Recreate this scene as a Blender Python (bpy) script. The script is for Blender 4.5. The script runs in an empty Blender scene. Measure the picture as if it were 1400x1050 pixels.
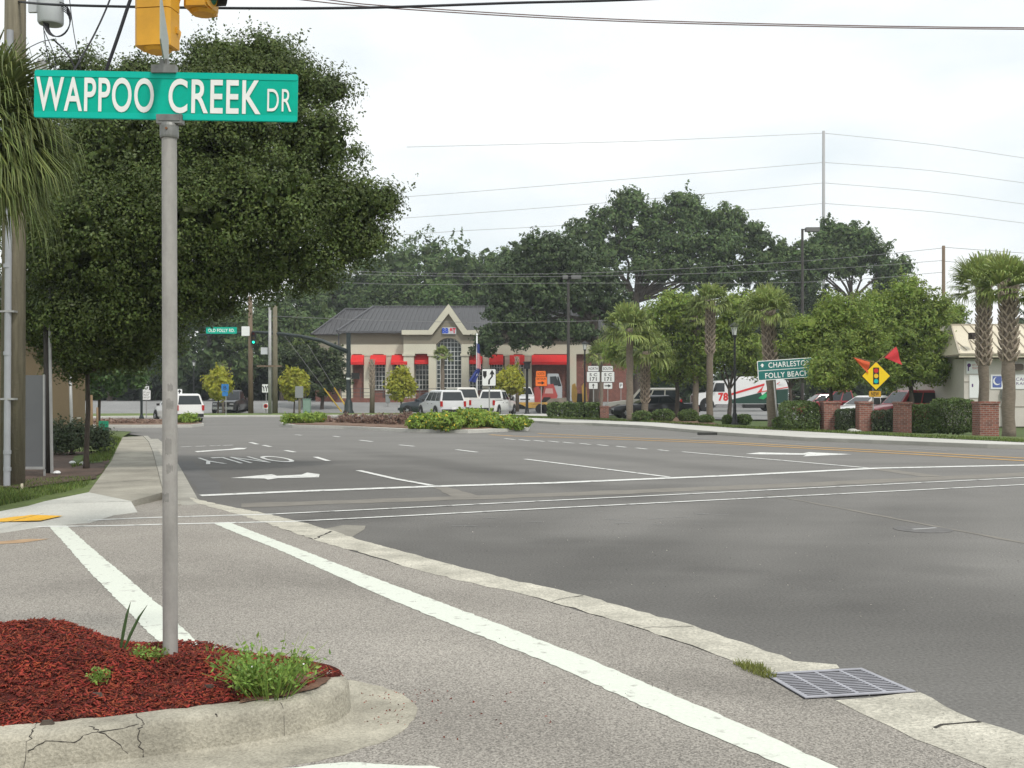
import bpy, bmesh, math, random
import numpy as np
from mathutils import Vector, Matrix
R = math.radians
scene = bpy.context.scene
COL = scene.collection
RS = np.random.RandomState(7)
random.seed(7)
F = 1500.0; HY = 537.0; EYE = 1.6

# ---------------- camera ----------------
cd = bpy.data.cameras.new('camera'); cam = bpy.data.objects.new('camera', cd); COL.objects.link(cam)
cam.location = (0, 0, EYE); cam.rotation_euler = (R(90), 0, 0)
cd.sensor_width = 36; cd.lens = F/1400*36; cd.shift_y = (HY-525)/1400; cd.clip_end = 5000; cd.clip_start = .05
scene.camera = cam
# ---------------- sky and sun ----------------
SUN_EL, SUN_AZ = 52, 150      # azimuth clockwise from +Y
w = bpy.data.worlds.new('World'); scene.world = w; w.use_nodes = True
nt = w.node_tree; nd = nt.nodes; lk = nt.links
bg = nd['Background']; bg.inputs[1].default_value = .1
sky = nd.new('ShaderNodeTexSky'); sky.sky_type = 'NISHITA'; sky.sun_disc = False
sky.sun_elevation = R(SUN_EL); sky.sun_rotation = R(SUN_AZ); sky.dust_density = 2.5
tc = nd.new('ShaderNodeTexCoord'); mp = nd.new('ShaderNodeMapping'); mp.inputs['Scale'].default_value = (1, 1, 2.6)
ns = nd.new('ShaderNodeTexNoise'); ns.inputs['Scale'].default_value = 2.6; ns.inputs['Detail'].default_value = 5; ns.inputs['Roughness'].default_value = .5
cr = nd.new('ShaderNodeValToRGB'); cr.color_ramp.elements[0].position = .40; cr.color_ramp.elements[0].color = (9.0, 9.75, 10.05, 1)
cr.color_ramp.elements[1].position = .64; cr.color_ramp.elements[1].color = (11.8, 11.8, 11.6, 1)
mx = nd.new('ShaderNodeMixRGB'); mx.inputs[0].default_value = .93
lk.new(tc.outputs['Generated'], mp.inputs[0]); lk.new(mp.outputs[0], ns.inputs[0]); lk.new(ns.outputs[0], cr.inputs[0])
lk.new(sky.outputs[0], mx.inputs[1]); lk.new(cr.outputs[0], mx.inputs[2]); lk.new(mx.outputs[0], bg.inputs[0])
sl = bpy.data.lights.new('sun', 'SUN'); sl.energy = 2.1; sl.angle = R(7); sl.color = (1, .96, .90)
so = bpy.data.objects.new('sun', sl); COL.objects.link(so)
sd = Vector((math.sin(R(SUN_AZ))*math.cos(R(SUN_EL)), math.cos(R(SUN_AZ))*math.cos(R(SUN_EL)), math.sin(R(SUN_EL))))
so.rotation_euler = sd.to_track_quat('Z', 'Y').to_euler(); so.location = (0, 0, 60)
scene.view_settings.view_transform = 'Standard'; scene.view_settings.look = 'None'; scene.view_settings.exposure = .06; scene.view_settings.gamma = 1
scene.render.engine = 'CYCLES'; scene.cycles.max_bounces = 6; scene.cycles.transparent_max_bounces = 8

# ---------------- projection helpers (photo pixel -> place) ----------------
def G(px, py, z=0.0):
    d = (EYE-z)*F/(py-HY); return Vector(((px-700)/F*d, d, z))
def P(px, py, d): return Vector(((px-700)/F*d, d, EYE-(py-HY)/F*d))
def lot(y):
    return max(0, min(1, (y-87)/10))*.75
def at(px, d, z=None):
    x = (px-700)/F*d; return Vector((x, d, z if z is not None else 0))

# ---------------- materials ----------------
MAT = {}
def mat(name, col, rough=.8, var=0, scale=3, metal=0, bump=0, bscale=None, island=0, transl=0, emit=0, spec=.4, col2=None, stretch=None, fine=0, coat=0, detail=6):
    if name in MAT: return MAT[name]
    m = bpy.data.materials.new(name); m.use_nodes = True; MAT[name] = m
    t = m.node_tree; n = t.nodes; l = t.links; b = n['Principled BSDF']
    b.inputs['Roughness'].default_value = rough; b.inputs['Metallic'].default_value = metal
    b.inputs['Specular IOR Level'].default_value = spec; b.inputs['Coat Weight'].default_value = coat
    c = (*col, 1)
    tc = n.new('ShaderNodeTexCoord'); src = tc.outputs['Object']
    if stretch:
        mp = n.new('ShaderNodeMapping'); mp.inputs['Scale'].default_value = stretch[:3]
        if len(stretch) > 3: mp.inputs['Rotation'].default_value = (0, 0, stretch[3])
        l.new(src, mp.inputs[0]); src = mp.outputs[0]
    out = None
    rgb = n.new('ShaderNodeRGB'); rgb.outputs[0].default_value = c; out = rgb.outputs[0]
    if var or col2:
        ns = n.new('ShaderNodeTexNoise'); ns.inputs['Scale'].default_value = scale; ns.inputs['Detail'].default_value = detail; ns.inputs['Roughness'].default_value = .62
        l.new(src, ns.inputs[0])
        rp = n.new('ShaderNodeValToRGB'); rp.color_ramp.elements[0].position = .32; rp.color_ramp.elements[1].position = .68
        c2 = col2 if col2 else tuple(min(1, x*(1+var)) for x in col)
        c1 = col if col2 else tuple(x*(1-var) for x in col)
        rp.color_ramp.elements[0].color = (*c1, 1); rp.color_ramp.elements[1].color = (*c2, 1)
        l.new(ns.outputs[0], rp.inputs[0]); out = rp.outputs[0]
    if fine:
        nf = n.new('ShaderNodeTexNoise'); nf.inputs['Scale'].default_value = abs(bscale or 90); nf.inputs['Detail'].default_value = 3; nf.inputs['Roughness'].default_value = .7
        l.new(tc.outputs['Object'], nf.inputs[0])
        mr = n.new('ShaderNodeMapRange'); mr.inputs[1].default_value = .3; mr.inputs[2].default_value = .7
        mr.inputs[3].default_value = 1-fine; mr.inputs[4].default_value = 1+fine
        l.new(nf.outputs[0], mr.inputs[0])
        mu = n.new('ShaderNodeVectorMath'); mu.operation = 'SCALE'
        l.new(out, mu.inputs[0]); l.new(mr.outputs[0], mu.inputs['Scale']); out = mu.outputs[0]
    if island:
        gi = n.new('ShaderNodeNewGeometry')
        mr = n.new('ShaderNodeMapRange'); mr.inputs[3].default_value = 1-island; mr.inputs[4].default_value = 1+island
        l.new(gi.outputs['Random Per Island'], mr.inputs[0])
        mu = n.new('ShaderNodeVectorMath'); mu.operation = 'SCALE'
        l.new(out, mu.inputs[0]); l.new(mr.outputs[0], mu.inputs['Scale']); out = mu.outputs[0]
        hs = n.new('ShaderNodeHueSaturation'); l.new(out, hs.inputs['Color'])
        m2 = n.new('ShaderNodeMapRange'); m2.inputs[3].default_value = .498 if name == 'mulch_chip' else .5-.03*min(1, island*2); m2.inputs[4].default_value = .5+.02
        ml = n.new('ShaderNodeMath'); ml.operation = 'MULTIPLY'; ml.inputs[1].default_value = 7.31
        fr = n.new('ShaderNodeMath'); fr.operation = 'FRACT'
        l.new(gi.outputs['Random Per Island'], ml.inputs[0]); l.new(ml.outputs[0], fr.inputs[0]); l.new(fr.outputs[0], m2.inputs[0])
        l.new(m2.outputs[0], hs.inputs['Hue']); out = hs.outputs[0]
    l.new(out, b.inputs['Base Color'])
    if bump:
        nb = n.new('ShaderNodeTexNoise'); nb.inputs['Scale'].default_value = bscale or scale*6; nb.inputs['Detail'].default_value = 4
        l.new(tc.outputs['Object'], nb.inputs[0])
        bp = n.new('ShaderNodeBump'); bp.inputs['Strength'].default_value = bump; bp.inputs['Distance'].default_value = .02
        l.new(nb.outputs[0], bp.inputs['Height']); l.new(bp.outputs[0], b.inputs['Normal'])
    if transl:
        tr = n.new('ShaderNodeBsdfTranslucent'); l.new(out, tr.inputs[0])
        ms = n.new('ShaderNodeMixShader'); ms.inputs[0].default_value = transl
        l.new(b.outputs[0], ms.inputs[1]); l.new(tr.outputs[0], ms.inputs[2]); l.new(ms.outputs[0], n['Material Output'].inputs[0])
    if emit:
        b.inputs['Emission Color'].default_value = c; b.inputs['Emission Strength'].default_value = emit
    return m
def brick(name, c1, c2, mortar, sc=1.0):
    if name in MAT: return MAT[name]
    m = bpy.data.materials.new(name); m.use_nodes = True; MAT[name] = m
    t = m.node_tree; n = t.nodes; l = t.links; b = n['Principled BSDF']; b.inputs['Roughness'].default_value = .9
    tc = n.new('ShaderNodeTexCoord'); sp = n.new('ShaderNodeSeparateXYZ'); cb = n.new('ShaderNodeCombineXYZ'); ad = n.new('ShaderNodeMath')
    l.new(tc.outputs['Object'], sp.inputs[0]); l.new(sp.outputs[0], ad.inputs[0]); l.new(sp.outputs[1], ad.inputs[1]); l.new(ad.outputs[0], cb.inputs[0]); l.new(sp.outputs[2], cb.inputs[1])
    bt = n.new('ShaderNodeTexBrick'); bt.inputs['Color1'].default_value = (*c1, 1); bt.inputs['Color2'].default_value = (*c2, 1); bt.inputs['Mortar'].default_value = (*mortar, 1)
    bt.inputs['Scale'].default_value = sc; bt.inputs['Brick Width'].default_value = .21; bt.inputs['Row Height'].default_value = .075; bt.inputs['Mortar Size'].default_value = .009
    l.new(cb.outputs[0], bt.inputs[0])
    ns = n.new('ShaderNodeTexNoise'); ns.inputs['Scale'].default_value = 4; l.new(tc.outputs['Object'], ns.inputs[0])
    mr = n.new('ShaderNodeMapRange'); mr.inputs[3].default_value = .6; mr.inputs[4].default_value = 1.4; l.new(ns.outputs[0], mr.inputs[0])
    mu = n.new('ShaderNodeVectorMath'); mu.operation = 'SCALE'; l.new(bt.outputs[0], mu.inputs[0]); l.new(mr.outputs[0], mu.inputs['Scale'])
    l.new(mu.outputs[0], b.inputs['Base Color']); return m

# ---------------- mesh builder ----------------
TXT = {}
def textgeo(s, bold):
    k = (s, bold)
    if k in TXT: return TXT[k]
    c = bpy.data.curves.new('t', 'FONT'); c.body = s; c.size = 1; c.align_x = 'CENTER'; c.offset = bold; c.resolution_u = 6; c.space_character = 1.08
    o = bpy.data.objects.new('t', c); COL.objects.link(o); bpy.context.view_layer.update()
    me = bpy.data.meshes.new_from_object(o.evaluated_get(bpy.context.evaluated_depsgraph_get()))
    v = np.array([x.co[:2] for x in me.vertices]); f = [tuple(p.vertices) for p in me.polygons]
    v -= (v.max(0)+v.min(0))/2; v /= (v.max(0)-v.min(0))
    COL.objects.unlink(o); bpy.data.objects.remove(o); bpy.data.curves.remove(c); bpy.data.meshes.remove(me)
    TXT[k] = (v, f); return TXT[k]
class MB:
    def __init__(s): s.v = []; s.f = []; s.m = []; s.x = Matrix()
    def add(s, vs, fs, mi=0):
        o = len(s.v); s.v += [tuple(s.x @ Vector(p)) for p in vs]
        for f in fs: s.f.append(tuple(i+o for i in f)); s.m.append(mi)
        return s
    def box(s, c, d, mi=0, taper=1.0, rz=0):
        cx, cy, cz = c; hx, hy, hz = d[0]/2, d[1]/2, d[2]/2; v = []
        for z, t in ((-hz, 1), (hz, taper)):
            for a, b_ in ((-1, -1), (1, -1), (1, 1), (-1, 1)):
                x, y = a*hx*t, b_*hy*t
                if rz: x, y = x*math.cos(rz)-y*math.sin(rz), x*math.sin(rz)+y*math.cos(rz)
                v.append((cx+x, cy+y, cz+z))
        return s.add(v, [(3, 2, 1, 0), (4, 5, 6, 7), (0, 1, 5, 4), (1, 2, 6, 5), (2, 3, 7, 6), (3, 0, 4, 7)], mi)
    def bb(s, x0, x1, y0, y1, z0, z1, mi=0):
        return s.box(((x0+x1)/2, (y0+y1)/2, (z0+z1)/2), (x1-x0, y1-y0, z1-z0), mi)
    def tube(s, pts, r, n=8, mi=0, cap=True):
        pts = [Vector(p) for p in pts]; rr = r if isinstance(r, (list, tuple)) else [r]*len(pts)
        v = []; f = []; prev = None
        for i, p in enumerate(pts):
            d = (pts[min(i+1, len(pts)-1)]-pts[max(i-1, 0)]).normalized()
            if prev is None:
                a = d.orthogonal().normalized()
            else:
                a = (prev-d*prev.dot(d));  a = a.normalized() if a.length > 1e-6 else d.orthogonal().normalized()
            prev = a; b_ = d.cross(a)
            for k in range(n):
                t = 2*math.pi*k/n; v.append(p+(a*math.cos(t)+b_*math.sin(t))*rr[i])
        for i in range(len(pts)-1):
            for k in range(n):
                k2 = (k+1) % n; f.append((i*n+k, i*n+k2, (i+1)*n+k2, (i+1)*n+k))
        if cap: f.append(tuple(range(n-1, -1, -1))); f.append(tuple((len(pts)-1)*n+k for k in range(n)))
        return s.add(v, f, mi)
    def lathe(s, prof, c=(0, 0, 0), n=16, mi=0, axis='z'):
        v = []; f = []
        for r, z in prof:
            for k in range(n):
                t = 2*math.pi*k/n; a, b_ = r*math.cos(t), r*math.sin(t)
                p = (a, b_, z) if axis == 'z' else (a, z, b_) if axis == 'y' else (z, a, b_)
                v.append((p[0]+c[0], p[1]+c[1], p[2]+c[2]))
        for i in range(len(prof)-1):
            for k in range(n):
                k2 = (k+1) % n; f.append((i*n+k, i*n+k2, (i+1)*n+k2, (i+1)*n+k))
        f.append(tuple(range(n-1, -1, -1))); f.append(tuple((len(prof)-1)*n+k for k in range(n)))
        return s.add(v, f, mi)
    def prism(s, pts, y0, y1, mi=0):      # outline in XZ, extruded along Y
        n = len(pts); v = [(x, y0, z) for x, z in pts]+[(x, y1, z) for x, z in pts]
        f = [tuple(range(n)), tuple(range(2*n-1, n-1, -1))]+[((i+1) % n, i, n+i, n+(i+1) % n) for i in range(n)]
        return s.add(v, f, mi)
    def slab(s, pts, z0, z1, mi=0):       # outline in XY
        n = len(pts); v = [(p[0], p[1], z0) for p in pts]+[(p[0], p[1], z1) for p in pts]
        f = [tuple(range(n-1, -1, -1)), tuple(range(n, 2*n))]+[(i, (i+1) % n, n+(i+1) % n, n+i) for i in range(n)]
        return s.add(v, f, mi)
    def rrect(s, cx, cz, w_, h, y0, y1, mi=0, r=.06):
        p = []
        for qx, qz, a0 in ((1, 1, 0), (-1, 1, 90), (-1, -1, 180), (1, -1, 270)):
            for a in (0, 30, 60, 90):
                p.append((cx+qx*(w_/2-r)+r*math.cos(R(a0+a)), cz+qz*(h/2-r)+r*math.sin(R(a0+a))))
        return s.prism(p, y0, y1, mi)
    def text(s, t, cx, cz, w_, h, y, mi=0, bold=.01, rot=0):
        v, f = textgeo(t, bold)
        c_, s_ = math.cos(rot), math.sin(rot); vv = []
        for a, b_ in v:
            X, Z = a*w_, b_*h; vv.append((cx+X*c_-Z*s_, y, cz+X*s_+Z*c_))
        return s.add(vv, f, mi)
    def split(s, name, mats, parent=None):      # every connected piece becomes an object of its own
        par = list(range(len(s.v)))
        def fd(a):
            while par[a] != a: par[a] = par[par[a]]; a = par[a]
            return a
        for f in s.f:
            for i in f[1:]: par[fd(i)] = fd(f[0])
        gr = {}
        for f, mi in zip(s.f, s.m): gr.setdefault(fd(f[0]), []).append((f, mi))
        for fs in gr.values():
            q = MB(); ids = {}
            for f, mi in fs:
                for i in f: ids.setdefault(i, len(ids))
            q.v = [s.v[i] for i in ids]; q.f = [tuple(ids[i] for i in f) for f, _ in fs]; q.m = [mi for _, mi in fs]; q.build(name, mats, parent)
    def quad(s, a, b, c, d, mi=0): return s.add([a, b, c, d], [(0, 1, 2, 3)], mi)
    def build(s, name, mats, parent=None, smooth=False, auto=False):
        me = bpy.data.meshes.new(name); me.from_pydata(s.v, [], s.f)
        if not isinstance(mats, (list, tuple)): mats = [mats]
        for m in mats: me.materials.append(m)
        me.polygons.foreach_set('material_index', s.m)
        if smooth: me.polygons.foreach_set('use_smooth', [True]*len(s.f))
        me.update(); o = bpy.data.objects.new(name, me); COL.objects.link(o)
        if smooth and auto:
            try: me.set_sharp_from_angle(angle=R(40))
            except Exception: pass
        if parent: o.parent = parent
        return o
def thing(name, label, cat, loc=(0, 0, 0), rz=0, group=None, scale=None):
    o = bpy.data.objects.new(name, None); COL.objects.link(o); o.location = loc; o.rotation_euler = (0, 0, rz)
    o.empty_display_size = .1
    if scale: o.scale = (scale,)*3
    o['label'] = label; o['category'] = cat
    if group: o['group'] = group
    return o
def tag(o, label, cat, group=None, kind=None):
    o['label'] = label; o['category'] = cat
    if group: o['group'] = group
    if kind: o['kind'] = kind
    return o
def struct(o, label=None, kind='structure', cat=None):
    o['kind'] = kind
    if label: o['label'] = label
    if cat: o['category'] = cat
    return o
def dup(root, label, loc=None, rz=None, group=None, scale=None):
    c = root.copy(); COL.objects.link(c); c['label'] = label
    if loc is not None: c.location = loc
    if rz is not None: c.rotation_euler = (0, 0, rz)
    if scale: c.scale = scale if isinstance(scale, tuple) else (scale,)*3
    if group: c['group'] = group
    def rec(a, b):
        for ch in list(a.children):
            d = ch.copy(); COL.objects.link(d); d.parent = b; rec(ch, d)
    rec(root, c); return c
def flat(name, pts, z, m, jit=0, seg=.25, zs=None):
    """flat sheet from an outline; jit roughens its edge"""
    P_ = [Vector((p[0], p[1], (p[2] if zs else z))) for p in pts]; out = []
    for i, a in enumerate(P_):
        b = P_[(i+1) % len(P_)]; k = max(1, min(80, int((b-a).length/seg))) if jit else 1
        for j in range(k):
            p = a.lerp(b, j/k)
            if jit and 0 < j: p += Vector((RS.uniform(-jit, jit), RS.uniform(-jit, jit), 0))
            out.append(p)
    bm = bmesh.new(); vs = [bm.verts.new(p) for p in out]
    f = bm.faces.new(vs); bm.normal_update()
    if f.normal.z < 0: f.normal_flip()
    bmesh.ops.triangulate(bm, faces=bm.faces[:]); me = bpy.data.meshes.new(name); bm.to_mesh(me); bm.free()
    me.materials.append(m); o = bpy.data.objects.new(name, me); COL.objects.link(o); return o
def rawmesh(name, V, FQ, mats, parent=None, mi=None):
    """quads from numpy arrays"""
    me = bpy.data.meshes.new(name); n = len(FQ)
    me.vertices.add(len(V)); me.vertices.foreach_set('co', V.astype(np.float32).ravel())
    me.loops.add(n*4); me.loops.foreach_set('vertex_index', FQ.astype(np.int32).ravel())
    me.polygons.add(n); me.polygons.foreach_set('loop_start', np.arange(0, n*4, 4, dtype=np.int32)); me.polygons.foreach_set('loop_total', np.full(n, 4, dtype=np.int32))
    for m in (mats if isinstance(mats, (list, tuple)) else [mats]): me.materials.append(m)
    if mi is not None: me.polygons.foreach_set('material_index', mi.astype(np.int32))
    me.update(calc_edges=True)
    o = bpy.data.objects.new(name, me); COL.objects.link(o)
    if parent: o.parent = parent
    return o
def leafverts(pts, size, asp=.5, up=0.0, var=.4, nrm=None):
    n = len(pts); d = RS.normal(size=(n, 3)); nn = RS.normal(size=(n, 3)); nn[:, 2] += up
    if nrm is not None: nn = nrm+RS.normal(size=(n, 3))*.38; nn /= np.linalg.norm(nn, axis=1)[:, None]+1e-9; d -= nn*(d*nn).sum(1)[:, None]
    d /= np.linalg.norm(d, axis=1)[:, None]
    s_ = np.cross(d, nn); s_ /= np.linalg.norm(s_, axis=1)[:, None]+1e-9
    L = size*RS.uniform(1-var, 1+var, n)[:, None]; W = L*asp
    V = np.stack([pts-d*L*.5, pts+s_*W*.5+d*L*.05, pts+d*L*.5, pts-s_*W*.5+d*L*.05], 1).reshape(-1, 3)
    return V
def leaves(name, pts, size, m, parent, asp=.5, up=0.0, var=.4, mi=None):
    V = leafverts(np.asarray(pts), size, asp, up, var); n = len(pts)
    return rawmesh(name, V, np.arange(n*4).reshape(n, 4), m, parent, mi)
LASTN = [None]
def clumps(blobs, n, cr, shell=.55, flatz=1.0, per=34):
    """leaf positions: blobs = (x,y,z,rx,ry,rz); leaves gather in small clumps near the shell of each blob"""
    vol = np.array([b[3]*b[5] for b in blobs]); cnt = (n*vol/vol.sum()).astype(int); out = []; nrs = []
    for b, c in zip(blobs, cnt):
        k = max(6, int(c/per))
        u = RS.normal(size=(k, 3)); u /= np.linalg.norm(u, axis=1)[:, None]
        rad = shell+(1-shell)*RS.uniform(0, 1, k)**.6; rad += (RS.uniform(0, 1, k) > .93)*RS.uniform(0, .08, k)
        cc = u*rad[:, None]*np.array(b[3:6])+np.array(b[:3])
        idx = RS.randint(0, k, c); sp = cr*RS.uniform(.6, 1.5, k)
        of = RS.normal(size=(c, 3)); of *= np.minimum(1, 1.7/np.linalg.norm(of, axis=1))[:, None]; of *= np.array([.55, .55, .42*flatz]); out.append(cc[idx]+of*(sp[idx])[:, None])
        nr = of/(np.linalg.norm(of, axis=1)[:, None]+1e-6)+u[idx]*.6+np.array([0, 0, .35]); nrs.append(nr/(np.linalg.norm(nr, axis=1)[:, None]+1e-6))
        sh = max(1, int(c*.03)); ks = max(1, sh//14)      # loose shoots sticking out of the outline
        u = RS.normal(size=(ks, 3)); u[:, 2] = np.abs(u[:, 2])*.9; u /= np.linalg.norm(u, axis=1)[:, None]; i2 = RS.randint(0, ks, sh); tt = RS.uniform(.9, 1.0, sh)
        L_ = cr*RS.uniform(.5, 1.7, ks)
        out.append(np.array(b[:3])+u[i2]*(tt[:, None]*np.array(b[3:6]))+u[i2]*(L_[i2]*RS.uniform(0, 1, sh))[:, None]+np.array([0, 0, 1])*(L_[i2]*.3*RS.uniform(0, 1, sh)**2)[:, None]+RS.normal(size=(sh, 3))*cr*.07); nrs.append(RS.normal(size=(sh, 3))+np.array([0, 0, .5]))
    LASTN[0] = np.concatenate(nrs)
    return np.concatenate(out)
def core(blobs, n):
    vol = np.array([b[3]*b[5] for b in blobs]); cnt = np.maximum(4, (n*vol/vol.sum()).astype(int)); out = []
    for b, c in zip(blobs, cnt):
        u = RS.normal(size=(c, 3)); u /= np.linalg.norm(u, axis=1)[:, None]
        out.append(u*(RS.uniform(.25, .72, c)[:, None])*np.array(b[3:6])+np.array(b[:3]))
    return np.concatenate(out)
def limb(mb, a, b, r0, r1, sag=.15, n=5, jit=.08, seg=7):
    a, b = Vector(a), Vector(b); L = (b-a).length; pts = []
    for i in range(n+1):
        t = i/n; p = a.lerp(b, t); p.z += math.sin(t*math.pi)*sag*L*.5
        if 0 < i < n: p += Vector(RS.uniform(-1, 1, 3)*L*jit*.5)
        pts.append(p)
    mb.tube(pts, [r0+(r1-r0)*i/n for i in range(n+1)], seg); return pts
def tree(name, label, base, th, tr, blobs, n, leaf, lm, bm_, cat='tree', group=None, cr=.4, lean=(0, 0), shell=.55, asp=.55, limbs=None, fill=.05, fs=3.0, per=34):
    """base: foot point; blobs relative to base"""
    t = thing(name, label, cat, base, 0, group)
    mb = MB(); top = Vector((lean[0], lean[1], th))
    mb.tube([(0, 0, -.1), (lean[0]*.1, lean[1]*.1, th*.15), (lean[0]*.55+tr*.5, lean[1]*.5, th*.6), top], [tr*1.5, tr*1.05, tr*.9, tr*.75], 10)
    sel = blobs if limbs is None else blobs[:limbs]
    for b in sel:
        c = Vector(b[:3]); pts = limb(mb, top*.92 if c.z > th*.7 else top*.7, c, tr*.5, tr*.16)
        for k in range(4):
            u = Vector(RS.normal(size=3)).normalized(); e = c+Vector((u.x*b[3], u.y*b[4], abs(u.z)*b[5]))*.85
            limb(mb, pts[-2 if k < 2 else -3], e, tr*.2, tr*.04, n=4, seg=5)
    mb.build('trunk', bm_, t, smooth=True)
    cp = clumps(blobs, n, cr, shell, per=per); V = leafverts(cp, leaf, asp, .8, nrm=LASTN[0])
    if fill: V = np.concatenate([V, leafverts(core(blobs, int(n*fill)), leaf*fs, .8, .8)])
    rawmesh('crown', V, np.arange(len(V)).reshape(-1, 4), lm, t)
    return t
# =============== materials used ===============
ASPH = mat('dark_asphalt', (.185, .178, .166), .92, .10, .35, bump=.4, bscale=45, fine=.30, spec=.25, stretch=(.55, 1.6, 1, R(-25)))
ASPN = mat('coarse_asphalt', (.335, .31, .275), .95, .10, .5, bump=.9, bscale=85, fine=.65, spec=.2)
CONC = mat('concrete', (.46, .45, .41), .9, .14, 1.6, bump=.4, bscale=60, fine=.14, spec=.2)
CONO = mat('old_concrete', (.50, .475, .40), .95, .24, 2.4, bump=1, bscale=45, fine=.28, spec=.2)
PAINT = mat('white_road_paint', (.60, .625, .55), .7, .07, 3, fine=.08, bscale=60)
def wear(m, col, lo, hi, sc):
    t = m.node_tree
    for n in t.nodes:
        if n.type == 'VALTORGB':
            c = n.color_ramp.elements[1].color[:]; n.color_ramp.elements[0].color = c; n.color_ramp.elements[0].position = lo
            n.color_ramp.elements[1].position = hi; n.color_ramp.elements[1].color = (*col, 1)
        if n.type == 'TEX_NOISE' and abs(n.inputs['Detail'].default_value-6) < .1: n.inputs['Scale'].default_value = sc; n.inputs['Detail'].default_value = 9
wear(PAINT, (.36, .345, .31), .58, .68, 9)
PAINF = mat('worn_road_paint', (.62, .62, .59), .7, .12, 1.2, fine=.1, bscale=30)
wear(PAINF, (.26, .255, .24), .54, .66, 5)
PAINY = mat('yellow_road_paint', (.64, .36, .085), .7, .1, 2)
TAN = mat('faded_line_trace', (.205, .19, .165), .9, .12, 3)
GRASS = mat('grass_ground', (.075, .11, .03), .95, .35, 1.4, fine=.35, bscale=25)
DIRT = mat('bare_soil', (.10, .075, .055), .95, .3, 2, fine=.3, bscale=30)
MULR = mat('red_mulch', (.085, .012, .007), .85, .35, 9, bump=1, bscale=40)
MULB = mat('brown_mulch', (.17, .105, .07), .9, .3, 3, bump=.6, bscale=25, fine=.25)
BLK = mat('black_metal', (.012, .013, .014), .45)
GREY = mat('galvanised_steel', (.36, .36, .35), .5, .12, 5, metal=.35)
DKG = mat('dark_green_metal', (.018, .028, .028), .45)
WOOD = mat('pole_wood', (.17, .125, .085), .9, .25, 3, stretch=(6, 6, .6), bump=.4, bscale=30)
WOODG = mat('weathered_pole_wood', (.17, .15, .105), .9, .25, 3, stretch=(6, 6, .6), bump=.4, bscale=30)
WHT = mat('white_sign_sheet', (.78, .79, .78), .45)
SBLK = mat('sign_black', (.015, .015, .015), .5)
BARK = mat('bark', (.075, .06, .048), .95, .35, 6, stretch=(2, 2, .5), bump=.6, bscale=20)
PBARK = mat('palm_bark', (.19, .155, .12), .95, .25, 8, stretch=(1, 1, 4), bump=.6, bscale=20)
LOAK = mat('oak_leaf', (.082, .115, .027), .5, .42, 1.5, island=.3, transl=.2, spec=.3)  # clump-sized light and dark leaf tones also stand in for weak shading contrast
LFAR = mat('far_oak_leaf', (.085, .135, .042), .7, .25, .12, island=.4, transl=.2)
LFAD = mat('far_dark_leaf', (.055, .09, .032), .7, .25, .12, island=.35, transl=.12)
LLIME = mat('elm_leaf', (.22, .295, .06), .6, .35, .7, island=.35, transl=.4)
LYEL = mat('yellow_green_leaf', (.40, .40, .045), .6, .2, 1, island=.25, transl=.4)
LPALM = mat('palm_leaf', (.25, .31, .09), .5, .25, .8, island=.35, transl=.25)
LPALMN = mat('near_palm_leaf', (.15, .19, .055), .5, .25, .8, island=.4, transl=.25)
LHEDGE = mat('hedge_leaf', (.11, .165, .045), .6, .2, 2, island=.4, transl=.15)
LWEED = mat('weed_leaf', (.22, .34, .07), .55, .2, 8, island=.35, transl=.35)
LLANT = mat('lantana_leaf', (.24, .35, .055), .6, .25, 1.5, island=.35, transl=.3)
FYEL = mat('yellow_petal', (.75, .55, .04), .6)
LBRN = mat('dry_brown_foliage', (.24, .16, .12), .8, .2, 2, island=.4, transl=.2)
GLASS = mat('dark_glass', (.02, .025, .028), .12, spec=.6)

# =============== ground ===============
o = flat('ground', [(-500, -40), (500, -40), (500, 900), (-500, 900)], -.05, GRASS); struct(o)
road = [G(-400, 1500), G(1900, 1500), G(2300, 640), G(1400, 613), G(1350, 612), G(1100, 602), G(980, 594), G(885, 585), G(765, 580), G(720, 577),
        G(690, 571), G(672, 568), G(560, 568.5), G(380, 569), G(130, 571), G(-250, 575), G(-250, 588), G(130, 588), G(196, 596), G(210, 603), G(222, 618), G(240, 645), G(262, 683), G(-100, 760), G(-900, 800)]
struct(flat('road', road, 0, ASPH))
# near apron (old coarse asphalt)
near = [G(272, 684), G(330, 704), G(440, 742), G(560, 777), G(700, 809), G(850, 852), G(980, 897), G(1040, 915), G(1140, 957), G(1230, 1000), G(1300, 1030), G(1500, 1120), G(1800, 1400), (6, .5, 0), (-14, .5, 0), (-14, 9, 0), G(-500, 748), G(0, 730), G(95, 700), G(150, 690), G(205, 660), G(250, 668), G(262, 680)]
struct(flat('side_street', near, .004, ASPN, .012, .12))
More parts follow.
